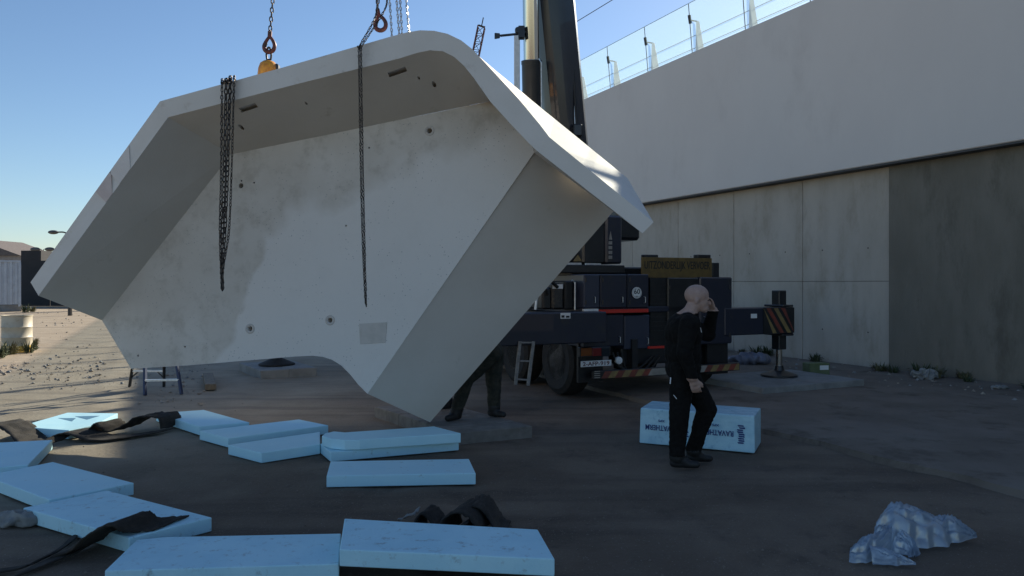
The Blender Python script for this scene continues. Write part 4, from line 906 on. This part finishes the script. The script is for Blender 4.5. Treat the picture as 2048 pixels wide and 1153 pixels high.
# container
Yc = 46.0; ct = thing('shipping_container', 'pale blue grey corrugated container beside the black hoarding', 'container', ((41-CU)/F*Yc, Yc, 0), R(34))
b = MB()
for i in range(50): b.bx(-7+i*.14, -7+i*.14+.139, (.05 if i % 2 else 0), .1, .42, 3.0)
b.build('corrugated_side', 'container', ct); MB().bx(-7, -.01, .1, 2.4, .42, 3.0).build('shell', 'container', ct)
MB().bx(-7.05, .02, -.03, .08, 3.0, 3.12).build('top_rail', 'container', ct); MB().bx(-.12, .03, -.035, .08, .3, 3.0).build('corner_post', 'container', ct)
MB().bx(-7, .05, .05, 2.3, 0, .4).build('plinth', 'pad_conc', ct)
# hoarding panels
Yh = 56.0; hx = lambda u: (u-CU)/F*Yh; t = thing('black_hoarding', 'black site hoarding closing the yard behind the element', 'fence', (hx(90), Yh, 0))
x = hx(20)
while x < hx(420):
    MB().bx(x+.02, x+2.98, Yh, Yh+.08, 0, 3.4+random.uniform(-.03, .03)).build('hoarding_panel', 'hoarding', t, True); x += 3
t = thing('parked_trailer', 'dark flat trailer body standing above the hoarding', 'trailer', (hx(62), 62, 0))
MB().bx((42-CU)/F*62, (82-CU)/F*62, 62, 64, 1.1, P(0, 498, 62).z-.15).build('trailer_box', 'hoarding', t, True)
MB().bx((47-CU)/F*62, (70-CU)/F*62, 61.94, 62, P(0, 540, 62).z, P(0, 532, 62).z).build('white_stripe', 'white_dirty', t, True)
for u in (48, 76): MB().lathe([(.2, -.15), (.5, -.15), (.5, .15), (.2, .15)], ((u-CU)/F*62, 62.6, .5), (0, 1, 0), 16).build('wheel', 'rubber', t, True)
# houses far left
def house(u0, u1, vr, ve, Y, dep, label, chim=True):
    x0, x1 = (u0-CU)/F*Y, (u1-CU)/F*Y; ze, zr = P(0, ve, Y).z, P(0, vr, Y).z
    h = thing('house', label, 'house', ((x0+x1)/2, Y, 0), 0, 'houses beyond the yard')
    MB().bx(x0, x1, Y, Y+dep, 0, ze).build('wall', 'house_wall', h, True)
    b = MB(); xm = x0+(x1-x0)*.12
    b.prism([V((x0-.2, Y-.3, ze)), V((x1+.2, Y-.3, ze)), V((xm, Y-.3, zr))], [V((x0-.2, Y+dep, ze)), V((x1+.2, Y+dep, ze)), V((xm, Y+dep, zr))])
    rf = b.build('roof', 'roof_tile', h, True)
    if chim: MB().bx(x0+(x1-x0)*.6, x0+(x1-x0)*.68, Y+2, Y+2.8, ze, zr-.1).build('chimney', 'house_wall', rf, True)
    for k in range(3):
        xx = x0+(x1-x0)*(.15+.28*k); w = MB().bx(xx, xx+1.1, Y-.05, Y+.02, ze-2.2, ze-.8).build('window', 'glass_dark', h, True); MB().bx(xx-.08, xx+1.18, Y-.08, Y-.051, ze-2.3, ze-2.2).build('sill', 'white_dirty', w, True)
house(-60, 42, 478, 512, 95, 9, 'distant house with a steep grey roof above the container', False); house(20, 92, 500, 514, 110, 9, 'low distant house with dark roof behind the hoarding')
b = thing('roof_railing', 'thin pale railing on the low roof behind the container', 'railing', ((60-CU)/F*100, 100, 0))
for u in range(40, 82, 8): MB().tube([P(u, 517, 100)+V((0, 0, -5)), P(u, 501, 100)], .05, 5).build('baluster', 'white_dirty', b, True)
MB().tube([P(38, 502, 100), P(82, 502, 100)], .05, 5).build('handrail', 'white_dirty', b, True)
def street_lamp(u, vt, Y, ua, label, double=False):
    p = P(u, vt, Y); s = thing('street_lamp', label, 'street lamp', (p.x, Y, 0), 0, 'street lamps beyond the yard'); q = P(ua, vt-5, Y)
    MB().tube([V((p.x, Y, 0)), p], [.11, .06], 8).build('post', 'steel_dark', s, True)
    for sgn in ((1, -1) if double else (1,)):
        dx = (q.x-p.x)*sgn; e = V((p.x+dx, Y, q.z)); a = MB().tube(spline([p, V((p.x+dx*.5, Y, q.z)), e], 5), .04, 6).build('bracket_arm', 'steel_dark', s, True)
        d = dx/abs(dx); L = .45*Y/40; b = MB(); ell(b, e+V((d*L*.5, 0, 0)), (L*.6, .18, .11*Y/40)); b.build('lantern', 'rim_steel', a, True, sm=60)
street_lamp(140, 470, 40, 115, 'grey street lamp with long arm just behind the left edge of the element')
street_lamp(85, 504, 90, 79, 'small distant double street lamp above the hoarding', True)
# lattice boom far away
Yj = 80; j0 = P(850, 566, Yj); j0.z = 0; jt = P(963, 54, Yj)
lt = thing('lattice_boom', 'distant rusty lattice crane boom pointing up behind the element', 'crane boom', j0)
d = (jt-j0).normalized(); xx = V((0, 1, 0)).cross(d).normalized(); yy = V((0, 1, 0)); n = 34; hw = .36
ch = [[(j0.lerp(jt, i/n)+(xx*a+yy*b2)*hw) for i in range(n+1)] for a, b2 in ((-1, -1), (1, -1), (1, 1), (-1, 1))]
for c in ch: MB().tube([c[0], c[-1]], .07, 6).build('chord', 'hook_red', lt, True)
b = MB()
for i in range(n):
    for k in range(4): b.tube([ch[k][i], ch[(k+1) % 4][i+1]], .04, 4); b.tube([ch[k][i], ch[(k+1) % 4][i]], .035, 4)
tag(b.build('lacing', 'steel_dark', lt, True), kind='stuff')
MB().tube([jt, jt+d*1.0], .06, 5).tube([jt+xx*hw, jt-xx*hw+d*.1], .1, 6).build('tip_mast', 'steel_dark', lt, True)

# ------------------------------------------------------------------ weeds, litter, stones
def weed_mesh(seed, nb, h, m):
    random.seed(seed); b = MB()
    for i in range(nb):
        a = random.uniform(0, 6.28); r = random.uniform(0, .10); hh = h*random.uniform(.4, 1); le = random.uniform(.1, .4)*hh; w = random.uniform(.006, .016)
        p = V((r*math.cos(a), r*math.sin(a), 0)); d = V((math.cos(a), math.sin(a), 0)); s = V((-d.y, d.x, 0))*w
        m_ = p+d*le*.4+V((0, 0, hh*.6)); e = p+d*le+V((0, 0, hh)); b.add([p-s, p+s, m_+s, m_-s, e], [[0, 1, 2, 3], [3, 2, 4]])
        for k in range(3):
            c = p.lerp(m_, random.uniform(.4, 1)); n2 = V((random.uniform(-1, 1), random.uniform(-1, 1), random.uniform(-.3, .6)))*.05; o2 = V((-n2.y, n2.x, .02))*.35; b.add([c, c+n2*.5+o2, c+n2, c+n2*.5-o2], [[0, 1, 2, 3]])
    return b.mesh('weed', m)
WM = [weed_mesh(1, 40, .38, 'leaf'), weed_mesh(2, 34, .28, 'leaf'), weed_mesh(3, 40, .32, 'weed_dry')]
random.seed(5)
for i in range(26):
    s = random.uniform(-3, 7) if i < 16 else random.uniform(-6, 0); p = WP(s, random.uniform(.06, .45), .05)
    o = obj('weed', WM[i % 3], None, p); o.rotation_euler = (0, 0, random.uniform(0, 6)); k = random.uniform(.45, 1.0); o.scale = (k*1.5, k*1.5, k*.75)
    tag(o, 'low leafy weed growing at the foot of the retaining wall', 'weed', 'weeds along the wall foot')
for i, (u, v) in enumerate(((4, 712), (22, 709), (56, 706), (66, 700), (70, 690), (50, 625), (58, 622), (66, 624), (-4, 716))):
    o = obj('weed', WM[(i+1) % 3], None, G(u, v)); k = random.uniform(.7, 1.2)*(1 if v > 650 else 1.3); o.scale = (k*1.4, k*1.4, k)
    tag(o, 'dry green weed growing around the drum and container', 'weed', 'weeds by the drum')
# green carton, white bag, purple film
p = G(1632, 752, .06); t = thing('green_carton', 'small green and white carton left at the foot of the wall', 'carton', p, R(10))
MB().bx(-.20, .20, -.12, .12, 0, .24).build('carton_box', 'carton_green', t, bevel=.01); MB().bx(.0, .17, -.126, -.121, .12, .20).build('carton_label', 'plate_white', t)
def crumple(name, label, cat, loc, r, m, seed):
    b = MB(); ell(b, (0, 0, r[2]*.7), r); me = remeshed(b, min(r)/6, 1)
    nn = [v.normal.copy() for v in me.vertices]
    for v, n in zip(me.vertices, nn): v.co += n*(min(r)*.5*(1-3*abs(noise.noise(v.co*(2.2/max(r))+V((seed, 0, 0)))))); v.co.z = max(v.co.z, 0)
    me.materials.clear(); me.materials.append(MATS[m]); o = obj(name, me, None, loc); d = o.modifiers.new('d', 'DECIMATE'); d.ratio = .3; tag(o, label, cat)
crumple('litter_bag', 'crumpled pale litter bag at the foot of the dark rough wall', 'litter', G(1848, 758, .06), (.22, .12, .09), 'litter', 3)
crumple('film_heap', 'crumpled lilac plastic sheet between bumper and jack at the wall', 'plastic sheet', G(1500, 728, .06), (.42, .2, .12), 'purple_film', 8)
crumple('litter_scrap', 'flat pale litter scrap on the slab near the frame edge', 'litter', G(2000, 778, .06), (.14, .06, .03), 'litter', 5)
crumple('clear_film', 'pale green film scrap beside the dirty foam board', 'plastic sheet', G(32, 1050), (.16, .07, .05), 'litter', 11)
# stones and debris: one object, nobody could count it
def debris():
    random.seed(11); b = MB()
    def stone(p, r, mi=None):
        vs = [V((random.uniform(.6, 1)*x*r, random.uniform(.6, 1)*y*r, random.uniform(.35, .8)*z*r)) for x, y, z in ((1, 0, 0), (-1, 0, 0), (0, 1, 0), (0, -1, 0), (0, 0, 1.1), (0, 0, -.5), (.7, .7, .5), (-.7, .6, .5))]
        q = Matrix.Rotation(random.uniform(0, 6), 3, 'Z')
        b.add([q @ v+p for v in vs], [[0, 6, 4], [6, 2, 4], [2, 7, 4], [7, 1, 4], [1, 3, 4], [3, 0, 4], [0, 2, 6], [2, 1, 7], [0, 5, 2], [2, 5, 1], [1, 5, 3], [3, 5, 0]], random.randint(0, 1) if mi is None else mi)
    for i in range(1500):
        u, v = random.uniform(-150, 420), 625+185*random.random()**1.3; p = G(u, v)
        if noise.noise((p.x*.5, p.y*.25, 2)) < .05: continue
        stone(p, random.choice((.008, .008, .012, .016, .024, .04))*(1+(p.y-10)*.025))
    for i in range(300):                                     # rubble band
        u = random.uniform(-80, 210); v = 742+(random.gauss(0, 13))-u*.06; stone(G(u, v), .012+.05*random.random()**3)
    for i in range(420):
        u, v = random.uniform(-60, 2100), random.uniform(790, 1180); stone(G(u, v), random.choice((.004, .006, .008, .013)), 2)
    for i in range(260):
        s = random.uniform(-7, 8); stone(WP(s, random.uniform(.1, 2.2)**1, .06), random.choice((.015, .03, .05, .02)))
    tag(b.build('rubble', ['stone', 'pad_conc', 'slab']), 'loose stones and rubble scattered over the yard', 'rubble', None, 'stuff')
debris()
